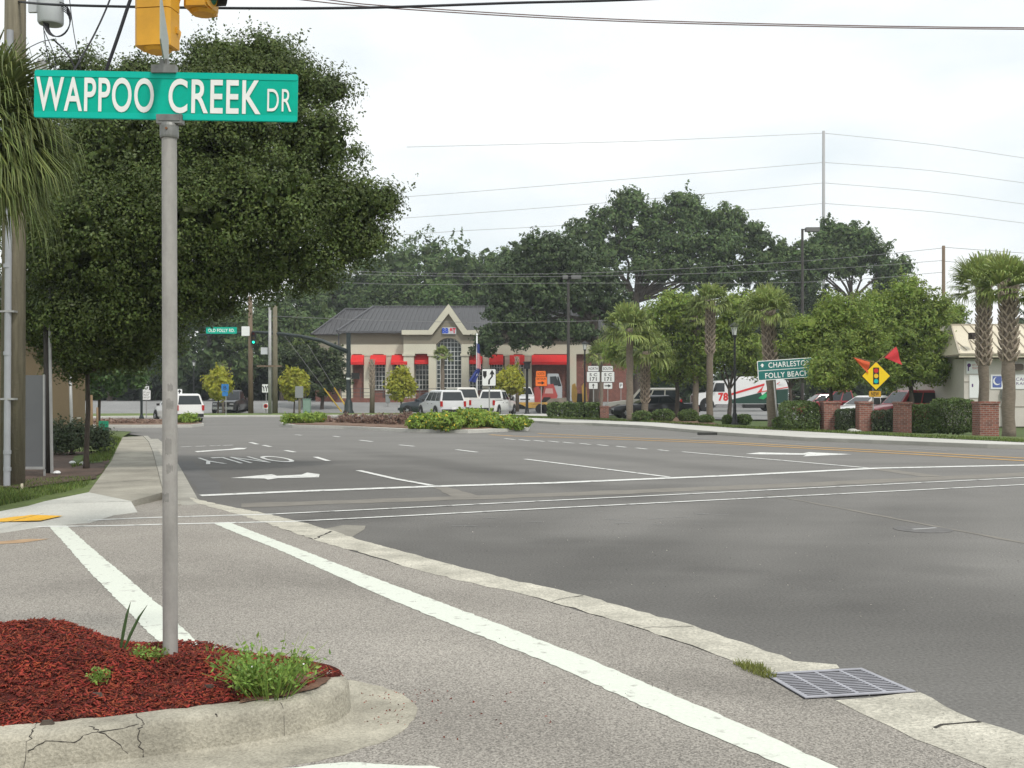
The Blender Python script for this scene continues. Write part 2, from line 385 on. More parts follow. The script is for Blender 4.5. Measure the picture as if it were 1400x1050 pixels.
# darker tyre-polished and newer areas inside the asphalt itself
def blotch(m, items):
    t = m.node_tree; n = t.nodes; l = t.links; b = n['Principled BSDF']; src = b.inputs['Base Color'].links[0].from_socket
    tc = n.new('ShaderNodeTexCoord'); nz = n.new('ShaderNodeTexNoise'); nz.inputs['Scale'].default_value = .7; nz.inputs['Detail'].default_value = 5; l.new(tc.outputs['Object'], nz.inputs[0])
    for c, rx, ry, ang, k in items:
        mp = n.new('ShaderNodeMapping'); mp.vector_type = 'TEXTURE'; mp.inputs['Location'].default_value = (c.x, c.y, 0); mp.inputs['Rotation'].default_value = (0, 0, ang); mp.inputs['Scale'].default_value = (rx, ry, 10)
        l.new(tc.outputs['Object'], mp.inputs[0]); g = n.new('ShaderNodeTexGradient'); g.gradient_type = 'SPHERICAL'; l.new(mp.outputs[0], g.inputs[0])
        ad = n.new('ShaderNodeMath'); ad.operation = 'MULTIPLY'; l.new(g.outputs[1], ad.inputs[0]); l.new(nz.outputs[0], ad.inputs[1])
        mr = n.new('ShaderNodeMapRange'); mr.inputs[1].default_value = .0; mr.inputs[2].default_value = .32; mr.inputs[3].default_value = 1; mr.inputs[4].default_value = k; l.new(ad.outputs[0], mr.inputs[0])
        mu = n.new('ShaderNodeVectorMath'); mu.operation = 'SCALE'; l.new(src, mu.inputs[0]); l.new(mr.outputs[0], mu.inputs['Scale']); src = mu.outputs[0]
    l.new(src, b.inputs['Base Color'])
blotch(ASPH, [(G(350, 650), 7, 9, R(25), .74), (G(620, 745), 6, 2.6, R(-35), .80), (G(900, 800), 6, 3.2, R(-30), .84), (G(1250, 880), 4.5, 2.6, R(-30), .86), (G(1050, 700), 7, 1.1, R(65), .86), (G(800, 690), 8, .9, R(65), .84), (G(1250, 720), 7, .9, R(65), .86), (G(640, 640), 12, .9, R(115), .8), (G(860, 628), 12, .9, R(115), .84), (G(520, 700), 4, 1.0, R(65), .8), (G(1150, 740), 8, .7, R(65), .9), (G(900, 740), 8, .6, R(65), .9), (G(980, 780), .5, .3, 0, .88), (G(1180, 830), .4, .3, 0, .88), (G(760, 740), .5, .4, 0, .9), (G(1300, 780), .5, .4, 0, .9)])
blotch(ASPN, [(G(200, 800), 1.6, .8, 0, .88), (G(700, 1000), 1.2, .5, R(-30), .88), (G(1000, 940), 1.0, .35, R(-25), .80), (G(560, 900), 1.5, .7, R(-20), 1.12), (G(420, 790), 2.4, .5, R(-40), .86)])
# worn and patched areas on the road
patches = [([G(585, 738), G(505, 722), G(470, 735), G(520, 742)], .0025, .03),
           ]
struct(flat('road_seal_stripe', [G(330, 688.5), G(760, 674), G(1100, 660), G(1420, 645), G(1420, 650), G(1100, 665.5), G(760, 679), G(330, 694)], .003, TAN, .06, .4))
struct(flat('road_trace_line', [G(590, 666), G(610, 665), G(660, 680), G(625, 681.5)], .0035, TAN, .03, .3))
struct(flat('road_trace_mark', [G(1185, 641), G(1203, 640), G(1290, 651), G(1262, 652)], .0035, TAN, .03, .3))
struct(flat('road_sand_drift', [G(440, 724), G(470, 718), G(500, 719), G(492, 728), G(478, 738), G(455, 732)], .0035, mat('sand_drift', (.25, .235, .20), .95, .2, 2, fine=.2), .06, .3))
struct(flat('road_joint', [G(1046, 676), G(1050, 676), G(1420, 745), G(1418, 747)], .0035, TAN, .02, .3))
struct(flat('asphalt_patch', [G(240, 632), G(262, 630), G(300, 660), G(302, 676), G(275, 678), G(258, 655)], .0030, mat('patch_asphalt', (.12, .118, .115), .9, .12, 2, fine=.15), .03, .3))
# gutter strip, worn concrete
gut1 = [G(258, 680), G(300, 690), G(360, 702), G(420, 716), G(470, 731), G(500, 741), G(560, 757), G(620, 773), G(680, 789), G(760, 806), G(800, 815), G(870, 836), G(950, 857), G(1030, 884), G(1085, 905), G(1144, 910), G(1148, 915), G(1043, 921), G(1030, 914), G(980, 897), G(915, 873), G(850, 852), G(770, 829), G(700, 809), G(630, 795), G(560, 777), G(500, 758), G(440, 742), G(400, 728), G(330, 705), G(268, 688)]
struct(flat('gutter', gut1, .0062, CONO, .022, .11))
gut2 = [G(1258, 948), G(1290, 966), G(1336, 987), G(1354, 992), G(1400, 1007), G(1520, 1060), G(1700, 1180), G(1560, 1180), G(1400, 1076), G(1350, 1052), G(1300, 1031), G(1230, 1001), G(1142, 959)]
struct(flat('gutter', gut2, .0062, CONO, .014, .09))
CRACK = mat('crack_line', (.05, .045, .04), .95)
def crack(a, b, wd=.006, z=.0092, jit=.02):
    a, b = Vector(a), Vector(b); n = max(3, int((b-a).length/.06)); pts = []
    s_ = (b-a).normalized(); s_ = Vector((-s_.y, s_.x, 0))
    c = [a.lerp(b, i/n)+s_*RS.uniform(-jit, jit) for i in range(n+1)]
    w_ = [wd*RS.uniform(.3, 1.1) for _ in c]
    o = flat('crack', [p+s_*q for p, q in zip(c, w_)]+[p-s_*q for p, q in list(zip(c, w_))[::-1]], z, CRACK); struct(o)
crack(G(1338, 988), G(1275, 996), .012); crack(G(947, 857), G(880, 860)); crack(G(796, 815), G(752, 824)); crack(G(618, 773), G(560, 775)); crack(G(455, 727), G(430, 738), .015)

# ---- painted markings ----
def mark(name, pts, m=PAINT, jit=.008, z=.0072, seg=.05): return struct(flat(name, pts, z, m, jit, seg))
def line(name, pts, wd, m=PAINF, z=.008, jit=0):
    pts = [Vector(p) for p in pts]; L_, R_ = [], []
    for i, p in enumerate(pts):
        d = (pts[min(i+1, len(pts)-1)]-pts[max(0, i-1)]).normalized(); s_ = Vector((-d.y, d.x, 0))*wd/2
        L_.append(p+s_); R_.append(p-s_)
    return struct(flat(name, L_+R_[::-1], z, m, jit, .3))
mark('wide_white_line', [G(290, 715.5), G(313, 714.5), G(355, 731), G(400, 748), G(520, 794), G(660, 846), G(800, 900), G(940, 960), G(1060, 1012), G(1150, 1054), G(1300, 1130), G(1200, 1130), G(1085, 1054), G(980, 1010), G(870, 963), G(760, 912), G(640, 864), G(520, 815), G(380, 752), G(322, 729)])
mark('wide_white_line', [G(66, 719.5), G(91, 719), G(125, 750), G(165, 783), G(215, 826), G(262, 872), G(290, 905), G(250, 905), G(205, 868), G(165, 826), G(125, 786), G(90, 746)])
line('crosswalk_line', [G(120, 712), G(200, 708.5), G(372, 703.5), G(560, 694.5), G(760, 684.5), G(1100, 668), G(1460, 650.5), G(1950, 627)], .09)
line('crosswalk_line', [G(30, 721), G(150, 719.5), G(244, 717), G(400, 713.5), G(560, 705.5), G(760, 695), G(1100, 678), G(1460, 660), G(1950, 636)], .09)
line('stop_line', [G(274, 678), G(400, 672.5), G(590, 665.5), G(760, 660.5), G(1000, 650.5), G(1200, 640.5), G(1460, 635), G(1950, 617)], .28)
line('lane_line', [G(490, 643.5), G(540, 655), G(590, 664)], .13)
line('lane_line', [G(718, 628), G(815, 640), G(914, 652.5)], .13)
line('lane_line', [G(933, 618), G(1060, 629), G(1186, 640)], .13)
for a, b in (((342, 605), (352, 607.6)), ((360, 609), (370, 611)), ((390, 616), (403, 618.5)), ((431, 625), (449, 630.5)), ((492, 602), (509, 604)), ((546, 608.5), (566, 610.5)), ((624, 615), (652, 618.5)), ((404, 594.5), (412, 595.3)), ((456, 596.5), (464, 597.5))):
    line('lane_dash', [G(*a), G(*b)], .13)
for a, b in (((760, 586.5), (785, 588)), ((832, 592.3), (862, 594.5)), ((930, 597.5), (965, 599.7)), ((1050, 604), (1100, 607.5)), ((1235, 613), (1295, 616.5))):
    line('far_lane_dash', [G(*a), G(*b)], .10, mat('faint_paint', (.36, .36, .35), .8))
for x, y in ((697, 600.5), (717, 602), (737, 603), (757, 604), (777, 605.5), (800, 607.2), (824, 609), (849, 611), (877, 613.5), (907, 616)):
    line('dotted_line_dash', [G(x-7, y-.8), G(x+7, y+.8)], .12)
for x, y in ((255, 611), (274, 610.3), (294, 609.6), (312, 609)): line('dotted_line_dash', [G(x-7, y+.3), G(x+7, y-.3)], .14)
for x, y in ((676, 594), (811, 591), (953, 603), (1222, 595.5)):
    pass
line('yellow_centre_line', [G(670, 594.5), G(700, 596.3), G(840, 600.5), G(980, 606), G(1115, 614), G(1250, 621.5), G(1460, 634), G(1950, 661)], .17, PAINY)
line('yellow_centre_line', [G(735, 593), G(850, 598.3), G(980, 603.7), G(1115, 611.5), G(1250, 618.5), G(1460, 630), G(1950, 655)], .17, PAINY)
mark('worn_white_line', [G(370, 1056), G(420, 1049), G(470, 1044), G(530, 1047), G(590, 1049), G(660, 1072), G(500, 1090)], PAINT, .012)
# turn arrows (seen from behind) and the word ONLY read from the far side
def pm(name, pts): return struct(flat(name, [G(*p) for p in pts], .008, PAINF))
pm('turn_arrow', [(315, 654), (372, 648.8), (379, 651), (412, 649.4), (420, 646.5), (437, 648.8), (436, 653), (380, 654.2), (366, 656.3), (362, 654.8)])
pm('turn_arrow', [(266, 617.3), (315, 614.2), (322, 612.8), (338, 612.6), (334, 614.4), (300, 616.4), (270, 618.6)])
pm('turn_arrow', [(1019, 621), (1038, 618.8), (1098, 620.2), (1106, 618.5), (1165, 621.4), (1098, 624.4), (1102, 622.2), (1040, 621.6)])
tm = MB(); v, f = textgeo('ONLY', .0)
ud = Vector((-.418, .908, 0)); vd = Vector((.908, .418, 0))
cc = G(333, 629)
tm.add([tuple(cc+vd*(-a*2.15)+ud*(-b*2.6)+Vector((0, 0, .008))) for a, b in v], f); struct(tm.build('only_lettering', PAINF))
mark('yellow_warning_pad', [G(-60, 709, .03), G(25, 703.5, .03), G(86, 705.5, .03), G(55, 712, .03), G(-10, 714, .03), G(-80, 714, .03)], mat('tactile_yellow', (.72, .40, .03), .7, .1, 4, fine=.15, bscale=40), .004, .034, .1)
mark('orange_survey_mark', [G(0, 741), G(40, 737.5), G(68, 737.5), G(30, 743), G(-10, 745)], mat('faded_orange', (.40, .27, .16), .9, .2, 4), .01, .0075, .1)
for _ in range(16):   # thin worn scuffs on the asphalt
    x, y = RS.uniform(560, 1060), RS.uniform(700, 722); L = RS.uniform(6, 26)
    line('paint_scuff', [G(x, y), G(x+L, y+RS.uniform(-1, 1.5))], .02, mat('scuff', (.26, .26, .255), .9), .0055)
line('paint_scuff', [G(1248, 724), G(1280, 722)], .05, mat('scuff2', (.42, .42, .41), .9), .0055)
man = MB(); man.lathe([(.33, 0), (.33, .004)], G(1262, 724)+Vector((0, 0, .0012)), 28); struct(man.build('manhole_cover', mat('manhole_iron', (.13, .125, .12), .8, .2, 8)))

# ---- left pavement, kerb and verge ----
def gv(px, py, z): p = G(px, py, z); return (p.x, p.y, z)
def sheet(name, pts, m, jit=0): return struct(flat(name, pts, 0, m, jit, .25, zs=True))
KZ = .11
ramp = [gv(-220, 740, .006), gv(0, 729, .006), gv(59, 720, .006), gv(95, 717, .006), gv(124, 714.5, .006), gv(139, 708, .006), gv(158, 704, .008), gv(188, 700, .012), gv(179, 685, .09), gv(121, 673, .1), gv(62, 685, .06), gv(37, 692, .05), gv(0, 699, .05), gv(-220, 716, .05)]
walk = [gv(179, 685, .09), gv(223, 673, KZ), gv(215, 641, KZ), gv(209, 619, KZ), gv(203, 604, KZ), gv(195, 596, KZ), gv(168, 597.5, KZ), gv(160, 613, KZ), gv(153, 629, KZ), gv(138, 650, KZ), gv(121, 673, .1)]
WM = mat('sidewalk_concrete', (.33, .31, .26), .92, .25, .9, bump=.5, bscale=50, fine=.18, spec=.2)  # brown stained concrete, with the oak's shade also put into its darker colour
def walkslab(walk, nm, WM):
    bm = bmesh.new(); top = [bm.verts.new(p) for p in walk]; bot = [bm.verts.new((p[0], p[1], -.06)) for p in walk]
    bm.faces.new(top)
    for i in range(len(walk)): bm.faces.new((top[i-1], top[i], bot[i], bot[i-1]))
    bmesh.ops.triangulate(bm, faces=[f for f in bm.faces if len(f.verts) > 4]); bmesh.ops.recalc_face_normals(bm, faces=bm.faces[:])
    me = bpy.data.meshes.new(nm); bm.to_mesh(me); bm.free(); me.materials.append(WM); o = bpy.data.objects.new(nm, me); COL.objects.link(o); struct(o)
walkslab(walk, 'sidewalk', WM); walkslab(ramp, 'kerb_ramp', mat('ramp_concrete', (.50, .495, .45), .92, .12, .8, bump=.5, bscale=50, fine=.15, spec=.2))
for a, b in (((129, 661), (219, 655)), ((141, 644), (216, 641.5)), ((154, 620), (211, 617.5)), ((62, 688), (179, 685.5)), ((-10, 722), (60, 702))):
    pa, pb = G(*a, KZ if a[1] < 690 and a[0] > 100 else .06), G(*b, KZ if b[1] < 680 else .09)
    crack(pa, pb, .012, max(pa.z, pb.z)+.003, .004)
# kerb and gutter along the left pavement
kin = [(195.5, 596), (203.5, 604), (209.5, 619), (215.5, 641), (223.5, 673), (222, 679), (188, 685)]
kerb = MB(); kw = .15; pts = [G(*p, KZ) for p in kin[:5]]+[G(227, 684, .06), G(232, 690, .02)]
ring = []
for i, p in enumerate(pts):
    d = (pts[min(i+1, len(pts)-1)]-pts[max(0, i-1)]).normalized(); s_ = Vector((-d.y, d.x, 0)); s_ = s_ if s_.x > 0 else -s_
    z = p.z+.006; ring.append([p+Vector((0, 0, -.1)), Vector((p.x, p.y, z)), Vector((p.x, p.y, z))+s_*kw, Vector((p.x, p.y, .004))+s_*(kw+.03), Vector((p.x, p.y, .006))+s_*(kw+.34), Vector((p.x, p.y, -.05))+s_*(kw+.34)])
vs = [v for r in ring for v in r]; n = 6
kerb.add(vs, [(i*n+k, i*n+k+1, (i+1)*n+k+1, (i+1)*n+k) for i in range(len(ring)-1) for k in range(n-1)]+[tuple(range(n)), tuple(range((len(ring)-1)*n+n-1, (len(ring)-1)*n-1, -1))])
struct(kerb.build('kerb', mat('kerb_concrete', (.36, .345, .30), .92, .2, 1.5, bump=.5, bscale=50, fine=.15)))
# grass verge and soil at the left
sheet('verge', [gv(-900, 800, .02), gv(-220, 715, .045), gv(0, 699, .045), gv(37, 692, .045), gv(62, 685, .055), gv(121, 673, .09), gv(138, 650, .1), gv(153, 629, .1), gv(160, 613, .1), gv(168, 597.5, .1), gv(180, 590, .05), gv(130, 587.5, .03), gv(-500, 587.5, .03), gv(-1500, 640, .03)], mat('verge_grass', (.10, .135, .035), .95, .35, 1.2, fine=.3, bscale=30), 0)
struct(flat('soil', [G(30, 668, .1), G(75, 662, .1), G(132, 655, .1), G(150, 628, .1), G(152, 618, .1), G(90, 618, .1), G(-200, 625, .1), G(-200, 660, .1)], .112, mat('mulchy_soil', (.085, .055, .04), .95, .35, 2, fine=.35, bscale=25), .05, .3))
struct(flat('lawn', [G(95, 636, .12), G(140, 632, .12), G(148, 622, .12), G(105, 622, .12)], .122, GRASS, .05, .3))
def blades(name, outline, n, h, m, z, tuft=.1, wdt=.012):
    xs = [p[0] for p in outline]; ys = [p[1] for p in outline]; pts = []
    def inside(x, y):
        c = False; k = len(outline)
        for i in range(k):
            x1, y1 = outline[i][:2]; x2, y2 = outline[i-1][:2]
            if (y1 > y) != (y2 > y) and x < (x2-x1)*(y-y1)/(y2-y1)+x1: c = not c
        return c
    while len(pts) < n:
        x, y = RS.uniform(min(xs), max(xs)), RS.uniform(min(ys), max(ys))
        if inside(x, y): pts.append((x, y))
    p = np.array([(x, y, z) for x, y in pts]); a = RS.uniform(0, 6.28, n); hh = h*RS.uniform(.4, 1.2, n)
    dx = np.stack([np.cos(a), np.sin(a), 0*a], 1)*wdt; ln = np.stack([RS.normal(size=n)*.35, RS.normal(size=n)*.35, np.ones(n)], 1)*hh[:, None]
    V = np.stack([p-dx, p+dx, p+ln+dx*.2, p+ln-dx*.2], 1).reshape(-1, 3)
    o = rawmesh(name, V, np.arange(n*4).reshape(n, 4), m); return o
GB = mat('grass_blade', (.12, .17, .04), .8, .2, 1, island=.45, transl=.3)
o = blades('grass', [G(-120, 714), G(0, 697), G(37, 690), G(62, 684), G(119, 673), G(128, 660), G(75, 660), G(30, 666), G(-120, 676)], 9000, .09, GB, .04); tag(o, 'ragged grass verge beside the left sidewalk', 'grass', kind='stuff')
o = blades('grass', [G(98, 640, .1), G(150, 630, .1), G(166, 600, .1), G(130, 594, .1), G(135, 618, .1)], 4000, .09, GB, .1); tag(o, 'bright grass strip at the far end of the sidewalk', 'grass', kind='stuff')

# ---- storm grate ----
gq = [Vector(p) for p in (G(1043, 923), G(1101, 957), G(1252, 948), G(1178, 916))]
def gp(u, v, z): a = gq[0].lerp(gq[3], u); b = gq[1].lerp(gq[2], u); p = a.lerp(b, v); return Vector((p.x, p.y, z))
gt = thing('storm_grate', 'slotted iron storm drain grate set in the gutter', 'drain grate', gp(.5, .5, 0)); off = gp(.5, .5, 0)
GIR = mat('grate_iron', (.33, .33, .36), .6, .15, 6)
m = MB(); m.add([gp(u, v, .0065)-off for u, v in ((-.01, -.01), (1.01, -.01), (1.01, 1.01), (-.01, 1.01))], [(0, 1, 2, 3)]); m.build('pit_shade_sheet', mat('pit_shade_black', (.004, .004, .005), 1), gt)  # flat black sheet paints the darkness of the open pit below the bars
def gbar(m, u0, u1, v0, v1, z0=.008, z1=.0125):
    b_ = [gp(u, v, z)-off for z in (z0, z1) for u, v in ((u0, v0), (u1, v0), (u1, v1), (u0, v1))]
    m.add(b_, [(3, 2, 1, 0), (4, 5, 6, 7), (0, 1, 5, 4), (1, 2, 6, 5), (2, 3, 7, 6), (3, 0, 4, 7)])
m = MB()
for a in (0, .955): gbar(m, a, a+.045, 0, 1, z1=.0135)
for a in (0, .94): gbar(m, .045, .955, a, a+.06, z1=.0135)
m.build('grate_frame', GIR, gt)
m = MB()
for k in (1, 2, 3): gbar(m, .25*k-.016, .25*k+.016, .06, .94)
for k in range(1, 14):
    v = .06+.88*k/14
    for c in range(4): gbar(m, .045 if c == 0 else c*.25+.016, .955 if c == 3 else (c+1)*.25-.016, v-.009, v+.009, z1=.0115)
m.build('grate_bars', GIR, gt)
o = blades('weeds', [G(1000, 908), G(1040, 912), G(1062, 930), G(1046, 930), G(1020, 920)], 500, .035, mat('dry_weed', (.2, .22, .06), .8, island=.4, transl=.3), .008, wdt=.003); tag(o, 'small weeds sprouting at the corner of the drain grate', 'weeds', kind='stuff')

# ---- mulch island with kerb ----
def smooth(pts, k=6):
    out = []
    n = len(pts)
    for i in range(n):
        p0, p1, p2, p3 = pts[max(i-1, 0)], pts[i], pts[min(i+1, n-1)], pts[min(i+2, n-1)]
        if i == n-1: out.append(p1); break
        for j in range(k):
            t = j/k; out.append(tuple(.5*((2*b)+(c-a)*t+(2*a-5*b+4*c-d)*t*t+(-a+3*b-3*c+d)*t**3) for a, b, c, d in zip(p0, p1, p2, p3)))
    return out
fo = [(-6.5, 4.62), (-4.5, 4.46), (-3.2, 4.42), (-2.3, 4.52), (-1.75, 4.68), (-1.35, 4.86), (-1.05, 5.03), (-.87, 5.22), (-.815, 5.42), (-.87, 5.62), (-1.05, 5.78), (-1.45, 5.98), (-2.0, 6.15), (-3.0, 6.3), (-4.5, 6.35), (-6.5, 6.3)]
outer = [Vector((a, b, 0)) for a, b in smooth(fo)]
def offs(i, d):
    a, b = outer[max(i-1, 0)], outer[min(i+1, len(outer)-1)]; t = (b-a).normalized(); return outer[i]+Vector((-t.y, t.x, 0))*d   # inward positive
kb = MB(); prof = [(-.34, -.02), (-.34, .006), (-.05, .012), (-.015, .03), (-.005, .145), (.012, .168), (.04, .175), (.15, .175), (.155, .05)]
np_ = len(prof); vs = []
for i in range(len(outer)):
    wob = RS.uniform(-.004, .004)
    for q, (d, z) in enumerate(prof):
        dd = d
        if d < -.2 : dd = -.34*(1 if i < 62 else .4)+RS.uniform(-.012, .012)
        p = offs(i, dd); vs.append((p.x, p.y, z+(wob if z > .1 else 0)))
kb.add(vs, [(i*np_+k, i*np_+k+1, (i+1)*np_+k+1, (i+1)*np_+k) for i in range(len(outer)-1) for k in range(np_-1)])
isl = kb.build('island_kerb', mat('island_kerb_concrete', (.37, .345, .28), .95, .30, 3.0, bump=.55, bscale=75, fine=.26, spec=.2, col2=None), smooth=True, auto=True); struct(isl)
# kerb cracks and joints
def kcrack(i, jit=.02, half=False):
    m_ = MB(); pts = [offs(i, .15), offs(i, .03), offs(i, -.012), offs(i, -.02)]; zs = [.178, .176, .14, .02]; c = []
    for p, z in zip(pts, zs): c.append(Vector((p.x+RS.uniform(-jit, jit), p.y, z)))
    c2 = []
    for a, b in zip(c[:-1], c[1:]): c2 += [a.lerp(b, t/4)+Vector((RS.uniform(-jit, jit)*.5, 0, 0)) for t in range(4)]
    m_.tube(c2+[c[-1]], [.001+RS.uniform(0, .002) for _ in range(len(c2)+1)], 4); struct(m_.build('kerb_crack', CRACK))
KP = [(.15, .178), (.045, .177), (.012, .170), (-.006, .145), (-.0155, .03)]
def kpt(i, s):
    k = int(min(s, .999)*4); f_ = s*4-k; d = KP[k][0]*(1-f_)+KP[k+1][0]*f_; z = KP[k][1]*(1-f_)+KP[k+1][1]*f_
    i0 = int(i); q = i-i0; a, b = offs(i0, d), offs(i0+1, d); p = a.lerp(b, q); p.z = z; return p
def kpath(pts, r=.0022, jit=.12):
    c = []
    for (a, s), (b, s2) in zip(pts[:-1], pts[1:]): c += [kpt(a+(b-a)*t/6+RS.uniform(-jit, jit), s+(s2-s)*t/6) for t in range(6)]
    m_ = MB(); m_.tube(c+[kpt(*pts[-1])], [r*RS.uniform(.3, 1.3) for _ in range(len(c)+1)], 4); struct(m_.build('kerb_crack', CRACK))
kpath([(20.8, 0), (20.9, .5), (20.5, 1)]); kpath([(23.3, .35), (24.0, .7), (25.3, .95)]); kpath([(25.9, 0), (26.2, .5), (25.8, .8), (26.1, 1)], .0028); kpath([(20.6, .85), (21.5, .76), (22.8, .8), (23.6, .66), (25.0, .62), (25.9, .52)], .002)
kpath([(30.6, .5), (30.7, .62)], .005, .03); kpath([(36, 0), (36, 1)], .0016, .03); kpath([(14, 0), (14.3, 1)])
nf = len(outer)//2
inner = [offs(i, .15 if i < nf+6 else .03) for i in range(len(outer))]
def mz(x, y):   # mound height
    best = min((Vector((x, y, 0))-Vector((p.x, p.y, 0))).length for p in inner); t = min(1, best/.6); am = .065+.14*max(0, min(1, (-1.75-x)/.6)); eb = .035*max(0, min(1, (y-5.3)/.4))*max(0, min(1, (-1.0-x)/.3))
    h = .168+eb+am*(t*t*(3-2*t)); 
    h *= 1; return h + .012*math.sin(x*9+y*4)+.01*math.sin(x*5-y*13)
bm = bmesh.new(); fv = inner[:nf]; bv = inner[nf:][::-1]; cols = 26; rows = []
for i in range(nf):
    a = inner[i]; b = inner[min(len(inner)-1, len(inner)-1-i)]; rows.append([bm.verts.new((a.lerp(b, j/cols).x, a.lerp(b, j/cols).y, mz(a.lerp(b, j/cols).x, a.lerp(b, j/cols).y)-.006 if 0 < j < cols else (.165 if j == 0 else .195))) for j in range(cols+1)])
for i in range(nf-1):
    for j in range(cols): bm.faces.new((rows[i][j], rows[i+1][j], rows[i+1][j+1], rows[i][j+1]))
me = bpy.data.meshes.new('mulch_mound'); bm.to_mesh(me); bm.free(); me.materials.append(MULR); me.polygons.foreach_set('use_smooth', [True]*len(me.polygons))
o = bpy.data.objects.new('mulch_bed', me); COL.objects.link(o); struct(o)
poly = [(p.x, p.y) for p in inner]
def inpoly(x, y):
    c = False
    for i in range(len(poly)):
        x1, y1 = poly[i]; x2, y2 = poly[i-1]
        if (y1 > y) != (y2 > y) and x < (x2-x1)*(y-y1)/(y2-y1)+x1: c = not c
    return c
V = []; NCH = 26000; k = 0
while k < NCH:
    x, y = RS.uniform(-4.2, -.85), RS.uniform(4.45, 6.3)
    if not inpoly(x, y) or (x < -2.9-(6.3-y)*0 and RS.uniform() < .5): continue
    if x > -1.3 and RS.uniform() < .3: continue
    k += 1; L = RS.uniform(.008, .036)*(1.5 if RS.uniform() < .07 else 1); W = RS.uniform(.003, .009); a = RS.uniform(0, 6.28); tl = RS.normal()*.35
    d = Vector((math.cos(a)*math.cos(tl), math.sin(a)*math.cos(tl), math.sin(tl))); s_ = d.cross(Vector((RS.normal()*.5, RS.normal()*.5, 1))).normalized(); u = s_.cross(d)*W*.5
    c = Vector((x, y, mz(x, y)+RS.uniform(.0, .014)))
    V += [c-d*L*.5-s_*W*.5, c-d*L*.5+s_*W*.5, c+d*L*.5+s_*W*.4, c+d*L*.5-s_*W*.4, c-d*L*.5-s_*W*.5+u, c-d*L*.5+s_*W*.5+u, c+d*L*.5+s_*W*.4+u, c+d*L*.5-s_*W*.4+u]
Vn = np.array([tuple(p) for p in V]); base = np.arange(NCH)[:, None, None]*8; fq = (base+np.array([[4, 5, 6, 7], [0, 1, 5, 4], [1, 2, 6, 5], [2, 3, 7, 6], [3, 0, 4, 7]])).reshape(-1, 4)
o = rawmesh('mulch_chips', Vn, fq, mat('mulch_chip', (.18, .019, .014), .85, .35, 4, island=.75)); tag(o, 'red shredded wood mulch covering the kerbed island', 'mulch', kind='stuff')
o = blades('mulch_crumbs', [(-.7, 5.2), (-.45, 5.25), (-.4, 5.9), (-.8, 5.8)], 70, .006, mat('mulch_chip'  , (0, 0, 0)), .012, wdt=.006); tag(o, 'red mulch crumbs spilled on the concrete apron', 'mulch', kind='stuff')
o = blades('mulch_crumbs', [(-.5, 4.9), (.3, 5.0), (.2, 6.1), (-.6, 6.0)], 26, .008, mat('mulch_chip', (0, 0, 0)), .006, wdt=.009); tag(o, 'few red mulch chips scattered on the asphalt beside the island', 'mulch', kind='stuff')
o = blades('grit', [(-4, 6.5), (-.3, 4.2), (2.5, 4.2), (2.0, 7), (-2, 12), (-4, 12)], 900, .006, mat('grit_stone', (.34, .32, .28), .9, .3, 3, island=.8), .005, wdt=.004); tag(o, 'fine loose grit lying on the near asphalt', 'grit', kind='stuff')
o = blades('grit', [(.2, 9.5), (3.5, 6.9), (9, 8), (5, 15), (-2, 14)], 500, .006, mat('grit_stone', (0, 0, 0)), .002, wdt=.006); tag(o, 'sparse loose grit lying on the dark road', 'grit', kind='stuff')
# spill of brown soil near the nose
sheet_o = flat('soil_spill', [(-1.25, 5.02), (-1.02, 5.17), (-.93, 5.3), (-.9, 5.46), (-1.02, 5.62), (-1.2, 5.5), (-1.3, 5.25)], .181, mat('spill_soil', (.15, .08, .05), .95, .3, 9, fine=.4, bscale=60), .012, .04); struct(sheet_o)
def sprig(name, label, c, rad, h, nst, m, leaf=.016, cat='weed', flowers=0, grass=0):
    t = thing(name, label, cat, c)
    mb = MB(); P_ = []; tips = []
    for i in range(nst):
        a = RS.uniform(0, 6.28); r = rad*RS.uniform(.3, 1); e = Vector((math.cos(a)*r, math.sin(a)*r*.8, h*RS.uniform(.5, 1))); s0 = Vector((math.cos(a)*r*.25, math.sin(a)*r*.25, 0))
        mid = s0.lerp(e, .5)+Vector((0, 0, h*.15)); mb.tube([s0, mid, e], [.0016, .0013, .0008], 4); tips.append(e)
        for k in range(int(16)):
            q = s0.lerp(e, RS.uniform(.25, 1.05)); q.z += h*.12; P_.append(q+Vector(RS.normal(size=3)*leaf*.8))
    for i in range(grass):
        a = RS.uniform(0, 6.28); r = rad*RS.uniform(.5, 1.4); hh = h*RS.uniform(.6, 1.3); s0 = Vector((math.cos(a)*rad*.4, math.sin(a)*rad*.4, 0)); e = s0+Vector((math.cos(a)*r*.6, math.sin(a)*r*.6, hh))
        mb.tube([s0, s0.lerp(e, .5)+Vector((0, 0, hh*.15)), e], [.0022, .002, .0006], 4)
    mb.build('stem', m, t)
    leaves('foliage', np.array([tuple(p) for p in P_]), leaf, m, t, asp=.45, up=1)
    if flowers: leaves('flowers', np.array([tuple(tips[i]+Vector(RS.normal(size=3)*.004)) for i in RS.randint(0, len(tips), flowers)]), .009, WHT, t, asp=.9)['kind'] = 'stuff'
    return t
sprig('weed_clump', 'bushy green weed with tiny white flowers on the island nose', (-1.14, 5.17, .175), .26, .19, 85, LWEED, .028, flowers=26, grass=55)
sprig('weed_clump', 'low green weed tuft at the foot of the sign pole', (-1.83, 5.5, .25), .1, .06, 26, LWEED, .02)
sprig('weed_clump', 'tiny green seedling alone in the red mulch', (-1.93, 5.12, .25), .05, .05, 9, LWEED, .02)
sprig('grass_tuft', 'small grass tuft at the back kerb beside the sign pole', (-1.60, 5.78, .2), .09, .05, 4, LWEED, .01, grass=26)
